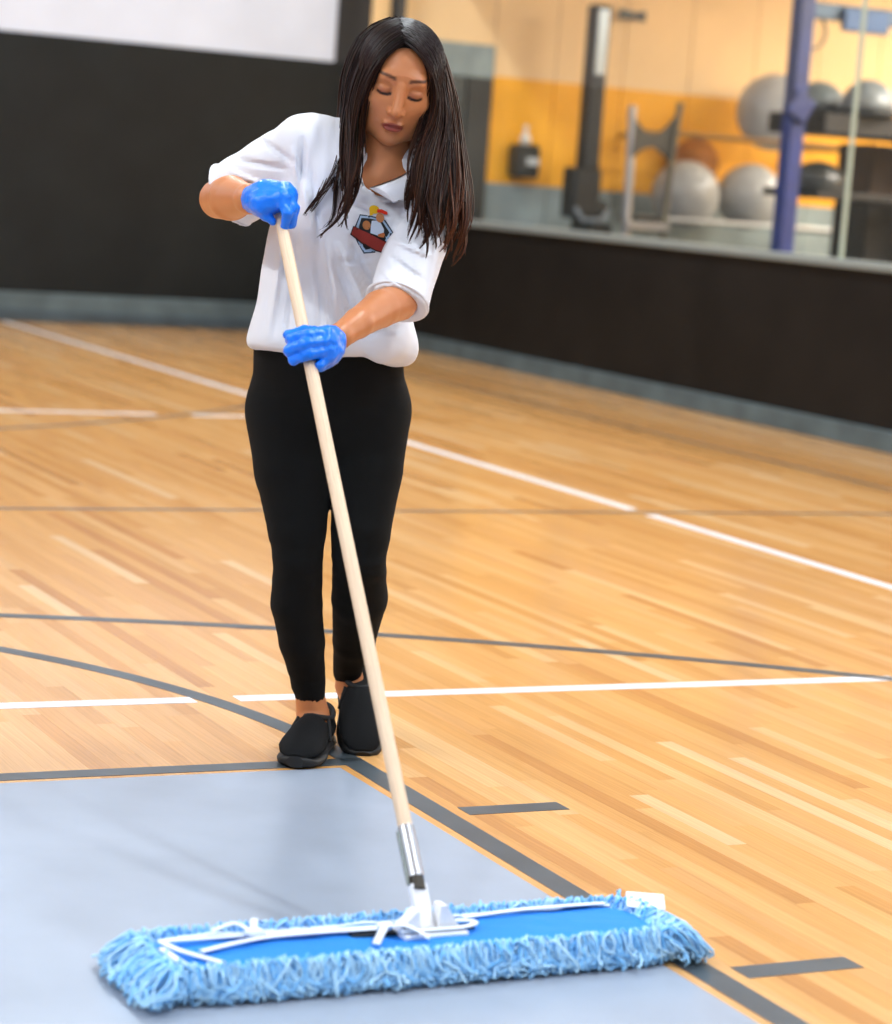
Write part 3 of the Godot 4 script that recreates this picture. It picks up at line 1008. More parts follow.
func ridge(p: Vector3, a: Vector3, b: Vector3, r: float, amount: float) -> float:
	# a fold runs along the cloth, whatever its depth
	a.z = p.z
	b.z = p.z
	var ba := b - a
	var s := clampf((p - a).dot(ba) / ba.length_squared(), 0.0, 1.0)
	var d := (p - a - ba * s).length() / r
	if d > 1.0: return 0.0
	return -amount * (1.0 - d * d) * (1.0 - d * d) * sin(PI * clampf(s * 0.9 + 0.08, 0.0, 1.0))

func shirt(t: Node3D) -> void:
	var z := Vector3(0, 0, 1)
	var f := Field.new(Vector3(-0.28, 0.72, -0.2), Vector3(0.2, 1.34, 0.22), 0.0055)
	shirt_field = f
	f.cone(Vector3(-0.0542, 1.1177, 0.0200), Vector3(-0.0623, 0.9794, -0.0200), 0.127, 0.133, 0.03, false, z, 0.72)
	f.cone(Vector3(-0.0623, 0.9794, -0.0200), Vector3(-0.0646, 0.8049, -0.0300), 0.133, 0.165, 0.03, false, z, 0.72)
	f.egg(Vector3(0.0377, 0.8435, 0.0300), Vector3(0.042, 0.045, 0.06), 0.03)
	# bust
	f.egg(Vector3(-0.0929, 1.0494, 0.0600), Vector3(0.062, 0.06, 0.05), 0.05)
	f.egg(Vector3(0.0265, 1.0450, 0.0600), Vector3(0.062, 0.06, 0.05), 0.05)
	# shoulders
	f.cone(Vector3(-0.1246, 1.1974, 0.0150), Vector3(0.0018, 1.1822, 0.0100), 0.05, 0.05, 0.04)
	f.cone(Vector3(0.0018, 1.1822, 0.0100), Vector3(0.0843, 1.1506, 0.0200), 0.05, 0.05, 0.04)
	# hem, gathered over the waistband
	f.plane(Vector3(-0.0696, 0.8027, 0.0800), Vector3(0.02, -1, 0.05).normalized(), 0.035)
	f.cone(Vector3(0.0464, 0.8334, 0.0400), Vector3(0.0612, 0.8241, -0.0000), 0.032, 0.034, 0.03)
	f.cone(Vector3(-0.1376, 1.1871, 0.0100), Vector3(-0.2037, 1.1408, -0.0200), 0.062, 0.064, 0.03)
	f.cone(Vector3(0.0899, 1.1284, 0.0300), Vector3(0.0864, 1.0349, 0.0800), 0.055, 0.053, 0.025)
	var ra := Vector3(-0.2747, 1.0936, -0.0500)
	var rd: Vector3 = (Vector3(-0.2747, 1.0936, -0.0500) - Vector3(-0.2037, 1.1408, -0.0200)).normalized()
	var la := Vector3(0.0627, 0.9263, 0.1650)
	var ld: Vector3 = (Vector3(0.0627, 0.9263, 0.1650) - Vector3(0.0871, 1.0257, 0.0850)).normalized()
	var fr := Field.new(Vector3(-0.4, 0.98, -0.2), Vector3(-0.1, 1.3, 0.1), 0.0055)
	fr.cone(Vector3(-0.1755, 1.1618, -0.0100), Vector3(-0.2037, 1.1408, -0.0200), 0.065, 0.066)
	fr.cone(Vector3(-0.2037, 1.1408, -0.0200), Vector3(-0.2747, 1.0936, -0.0500), 0.066, 0.065, 0.004)
	var fl := Field.new(Vector3(-0.06, 0.78, -0.03), Vector3(0.2, 1.2, 0.3), 0.0055)
	fl.cone(Vector3(0.0889, 1.0722, 0.0600), Vector3(0.0871, 1.0257, 0.0850), 0.056, 0.057)
	fl.cone(Vector3(0.0871, 1.0257, 0.0850), Vector3(0.0627, 0.9263, 0.1650), 0.057, 0.057, 0.004)
	# folds of the cloth: from, to, width, height
	var folds := [
		[Vector3(-0.1379, 1.2052, 0.0500), Vector3(-0.1363, 1.0648, 0.0500), 0.012, -0.008], [Vector3(-0.1592, 1.1849, 0.0500), Vector3(-0.0998, 1.0298, 0.0500), 0.013, 0.006], [Vector3(-0.1198, 1.1598, 0.0500), Vector3(-0.0904, 1.0022, 0.0500), 0.013, -0.006],
		[Vector3(-0.0824, 1.0224, 0.0800), Vector3(-0.0466, 0.8272, 0.0800), 0.015, 0.006], [Vector3(-0.0999, 1.0024, 0.0800), Vector3(-0.0767, 0.8249, 0.0800), 0.014, -0.006],
		[Vector3(-0.0593, 1.0148, 0.0800), Vector3(0.0313, 0.8519, 0.0800), 0.012, 0.011], [Vector3(-0.0324, 1.0074, 0.0800), Vector3(0.0570, 0.8633, 0.0800), 0.013, -0.010], [Vector3(-0.0684, 0.9822, 0.0800), Vector3(-0.0019, 0.8400, 0.0800), 0.013, -0.007],
		[Vector3(-0.1644, 1.0307, 0.0500), Vector3(-0.1816, 0.8247, 0.0500), 0.014, 0.006], [Vector3(-0.1337, 1.0255, 0.0500), Vector3(-0.1468, 0.8177, 0.0500), 0.013, -0.006],
		[Vector3(-0.2587, 1.1592, 0.0200), Vector3(-0.1606, 1.1475, 0.0500), 0.010, -0.007], [Vector3(-0.2724, 1.1356, 0.0200), Vector3(-0.1650, 1.0984, 0.0500), 0.011, 0.006], [Vector3(-0.2194, 1.1997, 0.0200), Vector3(-0.1461, 1.1579, 0.0500), 0.010, -0.007], [Vector3(-0.2371, 1.1193, 0.0200), Vector3(-0.1741, 1.0639, 0.0500), 0.010, -0.006],
		[Vector3(-0.0371, 1.0914, 0.1000), Vector3(0.0010, 1.0812, 0.1000), 0.009, -0.005], [Vector3(0.0113, 1.0950, 0.1000), Vector3(0.0796, 1.1093, 0.1000), 0.010, -0.006], [Vector3(-0.0364, 1.0263, 0.1000), Vector3(-0.0112, 0.9871, 0.1000), 0.012, -0.006], [Vector3(-0.0523, 0.9840, 0.1000), Vector3(0.0070, 0.9959, 0.1000), 0.012, -0.005],
		[Vector3(0.0536, 1.0795, 0.1000), Vector3(0.1155, 1.0524, 0.1000), 0.010, -0.007], [Vector3(0.0494, 1.0326, 0.1000), Vector3(0.1225, 1.0082, 0.1000), 0.010, 0.006], [Vector3(0.0441, 1.0024, 0.1000), Vector3(0.1090, 0.9623, 0.1000), 0.010, -0.006], [Vector3(0.0307, 0.9789, 0.1000), Vector3(0.0933, 0.9246, 0.1200), 0.009, 0.004],
		[Vector3(-0.0239, 0.8434, 0.1000), Vector3(0.0754, 0.8678, 0.0700), 0.012, -0.006], [Vector3(-0.0030, 0.8676, 0.1000), Vector3(0.0808, 0.8985, 0.0700), 0.011, 0.006]]
	var nz := FastNoiseLite.new()
	nz.seed = 4
	nz.frequency = 9.0
	nz.fractal_octaves = 2
	var crumple := func(p: Vector3) -> float:
		var s := nz.get_noise_3d(p.x * 1.6, p.y * 0.6, p.z) * 0.004
		var fade := smoothstep(-0.08, 0.0, p.z)
		if fade > 0.0:
			for k in folds: s += ridge(p, k[0], k[1], k[2] * 0.78, k[3] * 1.45) * fade
		return clampf(s, -0.010, 0.010)
	for part in [f, fr, fl]: part.ripple(crumple)
	# sleeves are open at the cuff; the neck is open under the collar
	fr.plane(ra + rd * 0.012, rd)
	fr.cone(ra - rd * 0.015, ra + rd * 0.08, 0.042, 0.057, 0.0, true)
	fl.plane(la + ld * 0.014, ld)
	fl.cone(la - ld * 0.015, la + ld * 0.08, 0.034, 0.051, 0.0, true)
	f.cone(Vector3(0.0063, 1.2159, 0.0400), Vector3(0.0096, 1.1301, 0.0700), 0.052, 0.034, 0.01, true)
	f.cone(Vector3(0.0030, 1.1556, 0.0900), Vector3(-0.0159, 1.1283, 0.1300), 0.026, 0.012, 0.008, true)
	var g := Geo.new()
	for part in [f, fr, fl]: part.into(g)
	var cloth := relief(mat(rgb(236, 238, 244), 0.8), fine, 60.0, 0.06)
	cloth.rim_enabled = true
	cloth.rim = 0.3
	var s := put(g, "polo_shirt", cloth, t)
	# turned-down collar: two leaves that wrap the neck and end in points
	g = Geo.new()
	var ring := [Vector3(-0.0163, 1.1282, 0.1200), Vector3(-0.0341, 1.1602, 0.1050), Vector3(-0.0503, 1.1930, 0.0500), Vector3(-0.0371, 1.2234, -0.0300), Vector3(0.0095, 1.2329, -0.0500), Vector3(0.0554, 1.2170, -0.0300), Vector3(0.0783, 1.1876, 0.0400), Vector3(0.0557, 1.1557, 0.1000), Vector3(-0.0068, 1.1252, 0.1200)]
	var outer := [Vector3(-0.0403, 1.1044, 0.1300), Vector3(-0.0555, 1.1290, 0.1200), Vector3(-0.0806, 1.1757, 0.0600), Vector3(-0.0568, 1.2092, -0.0600), Vector3(0.0155, 1.2148, -0.0800), Vector3(0.0790, 1.2038, -0.0500), Vector3(0.1081, 1.1673, 0.0400), Vector3(0.0918, 1.1251, 0.1150), Vector3(0.0417, 1.1030, 0.1320)]
	var ri := curve(ring, 33)
	var ro := curve(outer, 33)
	var rings := []
	for k in 33:
		var a := ri[k]
		var b := ro[k]
		var upv := Vector3(0, 0.006, 0.004)
		rings.append([a, a.lerp(b, 0.35) + upv * 1.6, a.lerp(b, 0.7) + upv * 1.4, b + upv * 0.3, b - upv * 0.2, a.lerp(b, 0.6) + upv * 0.3])
	g.loft(rings)
	put(g, "collar", cloth, s)
	# cuff seams and hem
	for e in [[ra + rd * 0.004, rd, 0.062], [la + ld * 0.006, ld, 0.0555]]:
		g = Geo.new()
		var bx: Vector3 = (e[1] as Vector3).cross(Vector3.UP).normalized()
		var by: Vector3 = bx.cross(e[1])
		var cuff := PackedVector3Array()
		for k in 33: cuff.append(e[0] + (bx * cos(TAU * k / 32.0) + by * sin(TAU * k / 32.0)) * e[2])
		g.tube(cuff, [0.006], 6, Color.WHITE, Color.WHITE, e[1], 0.45)
		put(g, "cuff", cloth, s)
	emblem(s)

func emblem(s: Node) -> void:
	var shapes := [
		[lin(40, 60, 84), [[300, 322], [430, 330], [560, 345], [655, 365], [778, 540], [735, 640], [690, 715], [520, 850], [350, 878], [255, 720], [190, 560], [235, 480]]],
		[lin(176, 200, 226), [[308, 338], [430, 345], [640, 380], [758, 542], [680, 700], [500, 836], [360, 862], [270, 720], [250, 490]]],
		[lin(26, 30, 34), [[322, 372], [440, 370], [620, 400], [722, 546], [650, 680], [440, 800], [380, 822], [345, 780], [285, 500]]],
		[lin(176, 112, 62), "o", 395, 470, 58, 66],
		[lin(206, 222, 240), [[470, 400], [540, 392], [600, 425], [645, 510], [640, 575], [560, 605], [450, 575], [458, 470]]],
		[lin(196, 116, 62), [[560, 585], [640, 555], [660, 585], [640, 625], [560, 620]]],
		[lin(198, 132, 84), "o", 588, 350, 58, 68],
		[lin(238, 190, 20), "o", 505, 240, 74, 60],
		[lin(236, 186, 20), [[436, 250], [500, 260], [485, 320], [440, 330]]],
		[lin(232, 52, 24), [[545, 235], [610, 228], [690, 262], [695, 300], [660, 300], [600, 276], [550, 280]]],
		[lin(36, 18, 18), [[160, 618], [205, 492], [420, 566], [712, 690], [708, 760], [650, 856], [520, 826], [320, 735]]],
		[lin(140, 34, 22), [[178, 608], [214, 502], [420, 578], [700, 702], [696, 752], [640, 838], [520, 808], [330, 716]]],
	]
	var g := Geo.new()
	var mid := Vector3(0.0036, 1.0470, 0.1500)
	for k in shapes.size():
		var sh: Array = shapes[k]
		var pts := PackedVector2Array()
		if sh[1] is String:
			for a in 16: pts.append(Vector2(sh[2] + cos(TAU * a / 16.0) * sh[4], sh[3] + sin(TAU * a / 16.0) * sh[5]))
		else:
			for p in sh[1]: pts.append(Vector2(p[0], p[1]))
		# cut into narrow bands so that the patch follows the cloth
		for band in 26:
			for col in 20:
				var x0 := 140.0 + col * 34.0
				var y0 := 160.0 + band * 30.0
				var cell := PackedVector2Array([Vector2(x0, y0), Vector2(x0 + 34.0, y0), Vector2(x0 + 34.0, y0 + 30.0), Vector2(x0, y0 + 30.0)])
				for piece in Geometry2D.intersect_polygons(pts, cell):
					var at := []
					for q in piece:
						var x: float = mid.x + (q.x - 470.0) * 0.000131
						var y: float = mid.y - (q.y - 540.0) * 0.000131
						# the photograph is tilted a little against the upright
						x += (y - mid.y) * -0.07
						var z := shirt_field.front(x, y, 0.28) + 0.0016 + 0.0004 * k
						at.append(g.pt(Vector3(x, y, z), Vector3(0, 0, 1), sh[0]))
					for j in range(1, at.size() - 1): g.tri(at[0], at[j], at[j + 1])
	var m := mat(Color.WHITE, 0.75)
	m.vertex_color_use_as_albedo = true
	put(g, "emblem", relief(m, fine, 80.0, 0.05), s).set_meta("label", "embroidered hexagonal emblem with a dark red banner")

func leggings(t: Node3D) -> void:
	var z := Vector3(0, 0, 1)
	var f := Field.new(Vector3(-0.26, 0.1, -0.36), Vector3(0.13, 0.86, 0.14), 0.008)
	f.cone(Vector3(-0.0705, 0.8168, -0.0500), Vector3(-0.0663, 0.7077, -0.0700), 0.147, 0.146, 0.0, false, z, 0.74)
	f.cone(Vector3(-0.1410, 0.6785, -0.0700), Vector3(-0.1231, 0.5698, -0.0300), 0.084, 0.076, 0.03)
	f.cone(Vector3(-0.1231, 0.5698, -0.0300), Vector3(-0.1058, 0.4569, -0.0000), 0.075, 0.056, 0.006)
	f.cone(Vector3(-0.1058, 0.4569, -0.0000), Vector3(-0.0994, 0.3998, 0.0100), 0.056, 0.0475, 0.006)
	f.cone(Vector3(-0.0994, 0.3998, 0.0100), Vector3(-0.0987, 0.3116, -0.0200), 0.0475, 0.0505, 0.006)
	f.cone(Vector3(-0.0987, 0.3116, -0.0200), Vector3(-0.0844, 0.2271, -0.0500), 0.0505, 0.045, 0.006)
	f.cone(Vector3(-0.0844, 0.2271, -0.0500), Vector3(-0.0694, 0.1442, -0.0850), 0.045, 0.034, 0.006)
	f.cone(Vector3(-0.0694, 0.1442, -0.0850), Vector3(-0.0613, 0.0991, -0.0980), 0.034, 0.029, 0.006)
	f.cone(Vector3(0.0131, 0.6891, -0.0800), Vector3(0.0182, 0.5780, -0.0500), 0.084, 0.072, 0.03)
	f.cone(Vector3(0.0182, 0.5780, -0.0500), Vector3(0.0178, 0.4641, -0.0150), 0.072, 0.058, 0.006)
	f.cone(Vector3(0.0178, 0.4641, -0.0150), Vector3(0.0181, 0.4055, -0.0100), 0.058, 0.0525, 0.006)
	f.cone(Vector3(0.0181, 0.4055, -0.0100), Vector3(0.0223, 0.3201, -0.0700), 0.0525, 0.055, 0.006)
	f.cone(Vector3(0.0223, 0.3201, -0.0700), Vector3(0.0144, 0.2195, -0.1500), 0.055, 0.043, 0.006)
	f.cone(Vector3(0.0144, 0.2195, -0.1500), Vector3(0.0022, 0.1384, -0.2200), 0.043, 0.029, 0.006)
	var nz := FastNoiseLite.new()
	nz.seed = 14
	nz.frequency = 16.0
	f.ripple(func(p: Vector3) -> float:
		var knee := exp(-pow((p.y - 0.405) / 0.045, 2))
		var ank := exp(-pow((p.y - 0.14) / 0.05, 2))
		return nz.get_noise_3d(p.x * 0.5, p.y * 2.2, p.z * 0.5) * (0.001 + 0.003 * knee + 0.002 * ank))
	var g := Geo.new()
	f.into(g)
	var m := relief(mat(rgb(11, 12, 12), 0.9, 0.0, 0.3), fine, 70.0, 0.05)
	m.rim_enabled = true
	m.rim = 0.08
	put(g, "leggings", m, t)

func shoe(t: Node3D, tr: Transform3D) -> void:
	# stations: along, half width, height of the upper, bottom
	var st := [[0.002, 0.012, 0.05, 0.024], [0.012, 0.026, 0.072, 0.02], [0.04, 0.034, 0.07, 0.018], [0.07, 0.036, 0.064, 0.018], [0.1, 0.036, 0.07, 0.018], [0.122, 0.037, 0.082, 0.018], [0.15, 0.042, 0.074, 0.018], [0.18, 0.046, 0.063, 0.018], [0.21, 0.045, 0.053, 0.018], [0.23, 0.039, 0.046, 0.018], [0.245, 0.029, 0.038, 0.02], [0.254, 0.014, 0.03, 0.022]]
	var rings := []
	var sole := []
	for s in st:
		var ring := []
		var so := []
		for k in 20:
			var a := TAU * k / 20.0
			var cx := signf(cos(a)) * pow(absf(cos(a)), 0.8)
			var cy := signf(sin(a)) * pow(absf(sin(a)), 0.75)
			var mid: float = (s[2] + s[3]) / 2
			var hw: float = s[1] * (1.0 - 0.28 * clampf(cy, 0.0, 1.0))
			ring.append(tr * Vector3(cx * hw, mid + cy * (s[2] - s[3]) / 2, s[0]))
			so.append(tr * Vector3(cx * (s[1] + 0.002), 0.011 + cy * 0.011 + (0.004 if s[0] > 0.24 else 0.0), (s[0] - 0.127) * 1.03 + 0.127))
		rings.append(ring)
		sole.append(so)
	var g := Geo.new()
	g.loft(rings)
	var m := relief(mat(rgb(25, 26, 27), 0.9, 0.0, 0.3), fine, 90.0, 0.12)
	var sh := put(g, "shoe", m, t)
	g = Geo.new()
	g.loft(sole)
	put(g, "sole", mat(rgb(16, 16, 16), 0.6), sh)
	# padded rim round the ankle and the two elastic gores
	g = Geo.new()
	var rim := PackedVector3Array()
	for k in 25:
		var a := TAU * k / 24.0
		rim.append(tr * Vector3(cos(a) * 0.029, 0.07 + 0.008 * clampf(sin(a), 0, 1) + 0.012 * clampf(-sin(a), 0, 1) - 0.004 * absf(cos(a)), 0.066 + sin(a) * 0.052))
	g.tube(rim, [0.0055], 8)
	put(g, "rim", mat(rgb(26, 27, 28), 0.85), sh)
	for s in [-1.0, 1.0]:
		g = Geo.new()
		g.tube(PackedVector3Array([tr * Vector3(s * 0.031, 0.07, 0.108), tr * Vector3(s * 0.037, 0.055, 0.125), tr * Vector3(s * 0.042, 0.034, 0.135)]), [0.0035], 6)
		put(g, "seam", mat(rgb(22, 23, 24), 0.85), sh)

func shoes(t: Node3D) -> void:
	# right foot flat on the floor, pointing at the viewer and a little to the side
	var toe := Vector3(-0.075, 0, 0.075)
	var b := Basis(Vector3.UP, deg_to_rad(-9))
	shoe(t, Transform3D(b, toe - b * Vector3(0, 0, 0.254)))
	# left foot on its toes, heel lifted
	var b2 := Basis(Vector3.UP, deg_to_rad(9)) * Basis(Vector3.RIGHT, deg_to_rad(27))
	var toe2 := Vector3(0.046, 0.0, -0.1)
	shoe(t, Transform3D(b2, toe2 - b2 * Vector3(0, 0.004, 0.235)))

func finger(f: Field, ps: Array, r0: float, r1: float, k := 0.004) -> void:
	for j in ps.size() - 1:
		f.cone(ps[j], ps[j + 1], lerpf(r0, r1, float(j) / (ps.size() - 1)), lerpf(r0, r1, float(j + 1) / (ps.size() - 1)), k)

func gloves(t: Node3D) -> void:
	var m := mat(rgb(0, 124, 250), 0.34, 0.0, 0.5)
	var wr := FastNoiseLite.new()
	wr.seed = 6
	wr.frequency = 45.0
	wr.fractal_octaves = 2
	var crease := func(p: Vector3) -> float: return wr.get_noise_3dv(p) * 0.0022
	# upper hand, closed over the end of the handle
	var f := Field.new(POLE_TOP - Vector3(0.11, 0.09, 0.09), POLE_TOP + Vector3(0.08, 0.08, 0.13), 0.0034)
	f.cone(Vector3(-0.2026, 1.0910, 0.2000), Vector3(-0.1846, 1.0925, 0.2200), 0.029, 0.033, 0.01, false, Vector3(0, 1, 0), 0.9)
	f.cone(Vector3(-0.1886, 1.0922, 0.2150), Vector3(-0.1565, 1.1001, 0.2350), 0.034, 0.027, 0.015)
	f.cone(Vector3(-0.1923, 1.0831, 0.2500), Vector3(-0.1561, 1.0967, 0.2620), 0.022, 0.018, 0.015)
	f.cone(Vector3(-0.2131, 1.0901, 0.1850), Vector3(-0.2008, 1.0912, 0.2000), 0.026, 0.028, 0.004)
	finger(f, [Vector3(-0.1592, 1.0965, 0.2680), Vector3(-0.1443, 1.0708, 0.2760), Vector3(-0.1488, 1.0398, 0.2620)], 0.0115, 0.0075)
	finger(f, [Vector3(-0.1538, 1.1039, 0.2500), Vector3(-0.1369, 1.0802, 0.2620), Vector3(-0.1376, 1.0494, 0.2500)], 0.012, 0.0078)
	finger(f, [Vector3(-0.1517, 1.1058, 0.2320), Vector3(-0.1350, 1.0800, 0.2380), Vector3(-0.1358, 1.0509, 0.2260)], 0.012, 0.008)
	finger(f, [Vector3(-0.1529, 1.1038, 0.2140), Vector3(-0.1404, 1.0794, 0.2140), Vector3(-0.1432, 1.0573, 0.2060)], 0.0115, 0.008)
	finger(f, [Vector3(-0.2000, 1.0753, 0.2400), Vector3(-0.1840, 1.0639, 0.2480), Vector3(-0.1722, 1.0541, 0.2520)], 0.013, 0.0085)
	f.ripple(crease)
	var g := Geo.new()
	f.into(g)
	var gl := put(g, "glove", m, t)
	g = Geo.new()
	g.tube(curve([Vector3(-0.2225, 1.1131, 0.1780), Vector3(-0.2206, 1.0897, 0.2030), Vector3(-0.2177, 1.0660, 0.1780), Vector3(-0.2177, 1.0877, 0.1520), Vector3(-0.2225, 1.1131, 0.1780)], 25), [0.0035], 6)
	put(g, "rolled_cuff", m, gl)
	# lower hand, fingers across the front of the handle
	f = Field.new(Vector3(-0.0733, 0.8498, 0.4500) - Vector3(0.08, 0.08, 0.07), Vector3(-0.0733, 0.8498, 0.4500) + Vector3(0.1, 0.07, 0.09), 0.0034)
	f.cone(Vector3(-0.0416, 0.8544, 0.4300), Vector3(-0.0541, 0.8514, 0.4520), 0.027, 0.031, 0.01, false, Vector3(0, 0, 1), 0.75)
	f.cone(Vector3(-0.0417, 0.8638, 0.4400), Vector3(-0.0494, 0.8662, 0.4600), 0.02, 0.017, 0.012)
	f.cone(Vector3(-0.0382, 0.8417, 0.4450), Vector3(-0.0436, 0.8337, 0.4620), 0.019, 0.016, 0.012)
	f.cone(Vector3(-0.0413, 0.8323, 0.4400), Vector3(-0.0553, 0.8145, 0.4500), 0.017, 0.011, 0.01)
	finger(f, [Vector3(-0.0463, 0.8735, 0.4620), Vector3(-0.0794, 0.8688, 0.4820), Vector3(-0.1076, 0.8588, 0.4660), Vector3(-0.1122, 0.8537, 0.4460)], 0.0115, 0.0085)
	finger(f, [Vector3(-0.0449, 0.8602, 0.4700), Vector3(-0.0813, 0.8536, 0.4900), Vector3(-0.1111, 0.8380, 0.4700), Vector3(-0.1143, 0.8345, 0.4480)], 0.012, 0.0085)
	finger(f, [Vector3(-0.0438, 0.8448, 0.4720), Vector3(-0.0750, 0.8368, 0.4900), Vector3(-0.1012, 0.8234, 0.4740), Vector3(-0.1044, 0.8215, 0.4520)], 0.0115, 0.008)
	finger(f, [Vector3(-0.0431, 0.8307, 0.4680), Vector3(-0.0553, 0.8168, 0.4800), Vector3(-0.0623, 0.8124, 0.4740)], 0.0105, 0.0075)
	finger(f, [Vector3(-0.0531, 0.8693, 0.4300), Vector3(-0.0886, 0.8716, 0.4250), Vector3(-0.1170, 0.8631, 0.4360)], 0.012, 0.009)
	f.ripple(crease)
	g = Geo.new()
	f.into(g)
	gl = put(g, "glove", m, t)
	g = Geo.new()
	g.tube(curve([Vector3(-0.0374, 0.8835, 0.4150), Vector3(-0.0278, 0.8648, 0.4400), Vector3(-0.0271, 0.8390, 0.4200), Vector3(-0.0334, 0.8578, 0.3920), Vector3(-0.0374, 0.8835, 0.4150)], 25), [0.0035], 6)
	put(g, "rolled_cuff", m, gl)

func hair(t: Node3D) -> void:
	var left := [
		[Vector3(0.0068, 1.4433, -0.0300), Vector3(-0.0426, 1.3945, -0.0600), Vector3(-0.0634, 1.2986, -0.0700), Vector3(-0.0714, 1.2116, -0.0400), Vector3(-0.0713, 1.1448, 0.0200), Vector3(-0.0810, 1.0972, 0.0600), Vector3(-0.1005, 1.0679, 0.0800)],
		[Vector3(0.0106, 1.4404, 0.0200), Vector3(-0.0374, 1.4121, -0.0000), Vector3(-0.0638, 1.3471, -0.0100), Vector3(-0.0712, 1.2674, -0.0000), Vector3(-0.0741, 1.1911, 0.0600), Vector3(-0.0878, 1.1340, 0.1150), Vector3(-0.1160, 1.0914, 0.1250), Vector3(-0.1409, 1.0673, 0.1200)],
		[Vector3(0.0196, 1.4366, 0.0600), Vector3(-0.0245, 1.3984, 0.0600), Vector3(-0.0498, 1.3232, 0.0500), Vector3(-0.0573, 1.2481, 0.0600), Vector3(-0.0547, 1.1642, 0.1100), Vector3(-0.0522, 1.0999, 0.1450), Vector3(-0.0654, 1.0530, 0.1500), Vector3(-0.0861, 1.0293, 0.1500)],
		[Vector3(0.0273, 1.4236, 0.1000), Vector3(-0.0109, 1.3862, 0.1000), Vector3(-0.0382, 1.3187, 0.0900), Vector3(-0.0467, 1.2518, 0.0900), Vector3(-0.0369, 1.1838, 0.1200), Vector3(-0.0366, 1.1194, 0.1500), Vector3(-0.0443, 1.0730, 0.1550), Vector3(-0.0569, 1.0408, 0.1550)],
		[Vector3(0.0359, 1.3949, 0.1350), Vector3(0.0032, 1.3667, 0.1450), Vector3(-0.0211, 1.3145, 0.1350), Vector3(-0.0306, 1.2576, 0.1250), Vector3(-0.0315, 1.1933, 0.1300), Vector3(-0.0305, 1.1382, 0.1500), Vector3(-0.0300, 1.0833, 0.1600), Vector3(-0.0318, 1.0556, 0.1600)]]
	var right := [
		[Vector3(0.0396, 1.3952, 0.1350), Vector3(0.0707, 1.3737, 0.1400), Vector3(0.0961, 1.3237, 0.1200), Vector3(0.0983, 1.2673, 0.1150), Vector3(0.0806, 1.2088, 0.1350), Vector3(0.0648, 1.1544, 0.1600), Vector3(0.0645, 1.1086, 0.1650), Vector3(0.0766, 1.0692, 0.1650)],
		[Vector3(0.0330, 1.4222, 0.1000), Vector3(0.0799, 1.3892, 0.1000), Vector3(0.1034, 1.3183, 0.0850), Vector3(0.1065, 1.2503, 0.0850), Vector3(0.0937, 1.1805, 0.1300), Vector3(0.0900, 1.1104, 0.1550), Vector3(0.0981, 1.0525, 0.1650), Vector3(0.0864, 1.0113, 0.1700)],
		[Vector3(0.0294, 1.4348, 0.0700), Vector3(0.0821, 1.4020, 0.0700), Vector3(0.1140, 1.3204, 0.0500), Vector3(0.1254, 1.2432, 0.0500), Vector3(0.1222, 1.1644, 0.0900), Vector3(0.1168, 1.0938, 0.1350), Vector3(0.1244, 1.0430, 0.1500), Vector3(0.1036, 1.0271, 0.1650)],
		[Vector3(0.0259, 1.4408, 0.0300), Vector3(0.0883, 1.4089, 0.0200), Vector3(0.1268, 1.3194, -0.0000), Vector3(0.1470, 1.2270, -0.0000), Vector3(0.1610, 1.1430, 0.0400), Vector3(0.1660, 1.0780, 0.0700), Vector3(0.1601, 1.0310, 0.0800), Vector3(0.1496, 0.9946, 0.0800)],
		[Vector3(0.0163, 1.4440, -0.0300), Vector3(0.0838, 1.4032, -0.0500), Vector3(0.1237, 1.3025, -0.0600), Vector3(0.1476, 1.1896, -0.0400), Vector3(0.1675, 1.1055, -0.0000), Vector3(0.1743, 1.0400, 0.0200), Vector3(0.1574, 0.9859, 0.0300)]]
	var rng := RandomNumberGenerator.new()
	rng.seed = 12
	var g := Geo.new()
	# close cap over the skull, left open at the face
	var f := Field.new(Vector3(-0.12, -0.16, -0.15), Vector3(0.12, 0.16, 0.16), 0.005)
	f.egg(Vector3(0, 0.031, -0.02), Vector3(0.078, 0.082, 0.096))
	f.egg(Vector3(0, -0.05, -0.06), Vector3(0.076, 0.1, 0.06), 0.03)
	f.egg(Vector3(0, -0.008, 0.09), Vector3(0.064, 0.104, 0.09), 0.012, true)
	f.into(g, head_tr, func(_p): return lin(20, 14, 13))
	var inv := head_tr.affine_inverse()
	var shell_mid := Vector3(0, 0.031, -0.02)
	var shell := Vector3(0.084, 0.089, 0.103)
	# locks: strands that run together and thin out towards the tip
	var black := lin(15, 11, 11)
	for k in 150:
		var on_left := k % 2 == 0
		var side: Array = left if on_left else right
		var u := fmod(k * 0.618034 + rng.randf() * 0.05, 1.0) * (side.size() - 1)
		var wisp: bool = k in [0, 2, 4, 6, 8]
		if wisp: u = [0.95, 1.05, 2.1, 2.3, 3.6][k / 2]
		var a := int(u)
		var pa := curve(side[a], 20)
		var pb := curve(side[mini(a + 1, side.size() - 1)], 20)
		var off := Vector3(rng.randfn(), rng.randfn(), rng.randfn()) * 0.006
		var ph := rng.randf() * TAU
		var amp := rng.randf_range(0.004, 0.011)
		var long := rng.randf()
		var last := 0.72 + 0.26 * long
		if on_left:
			last = 0.6 + 0.16 * long if long < 0.76 or u < 0.8 else 0.86 + 0.14 * rng.randf()
		if wisp: last = 1.0
		var outer := not on_left and u > 2.4
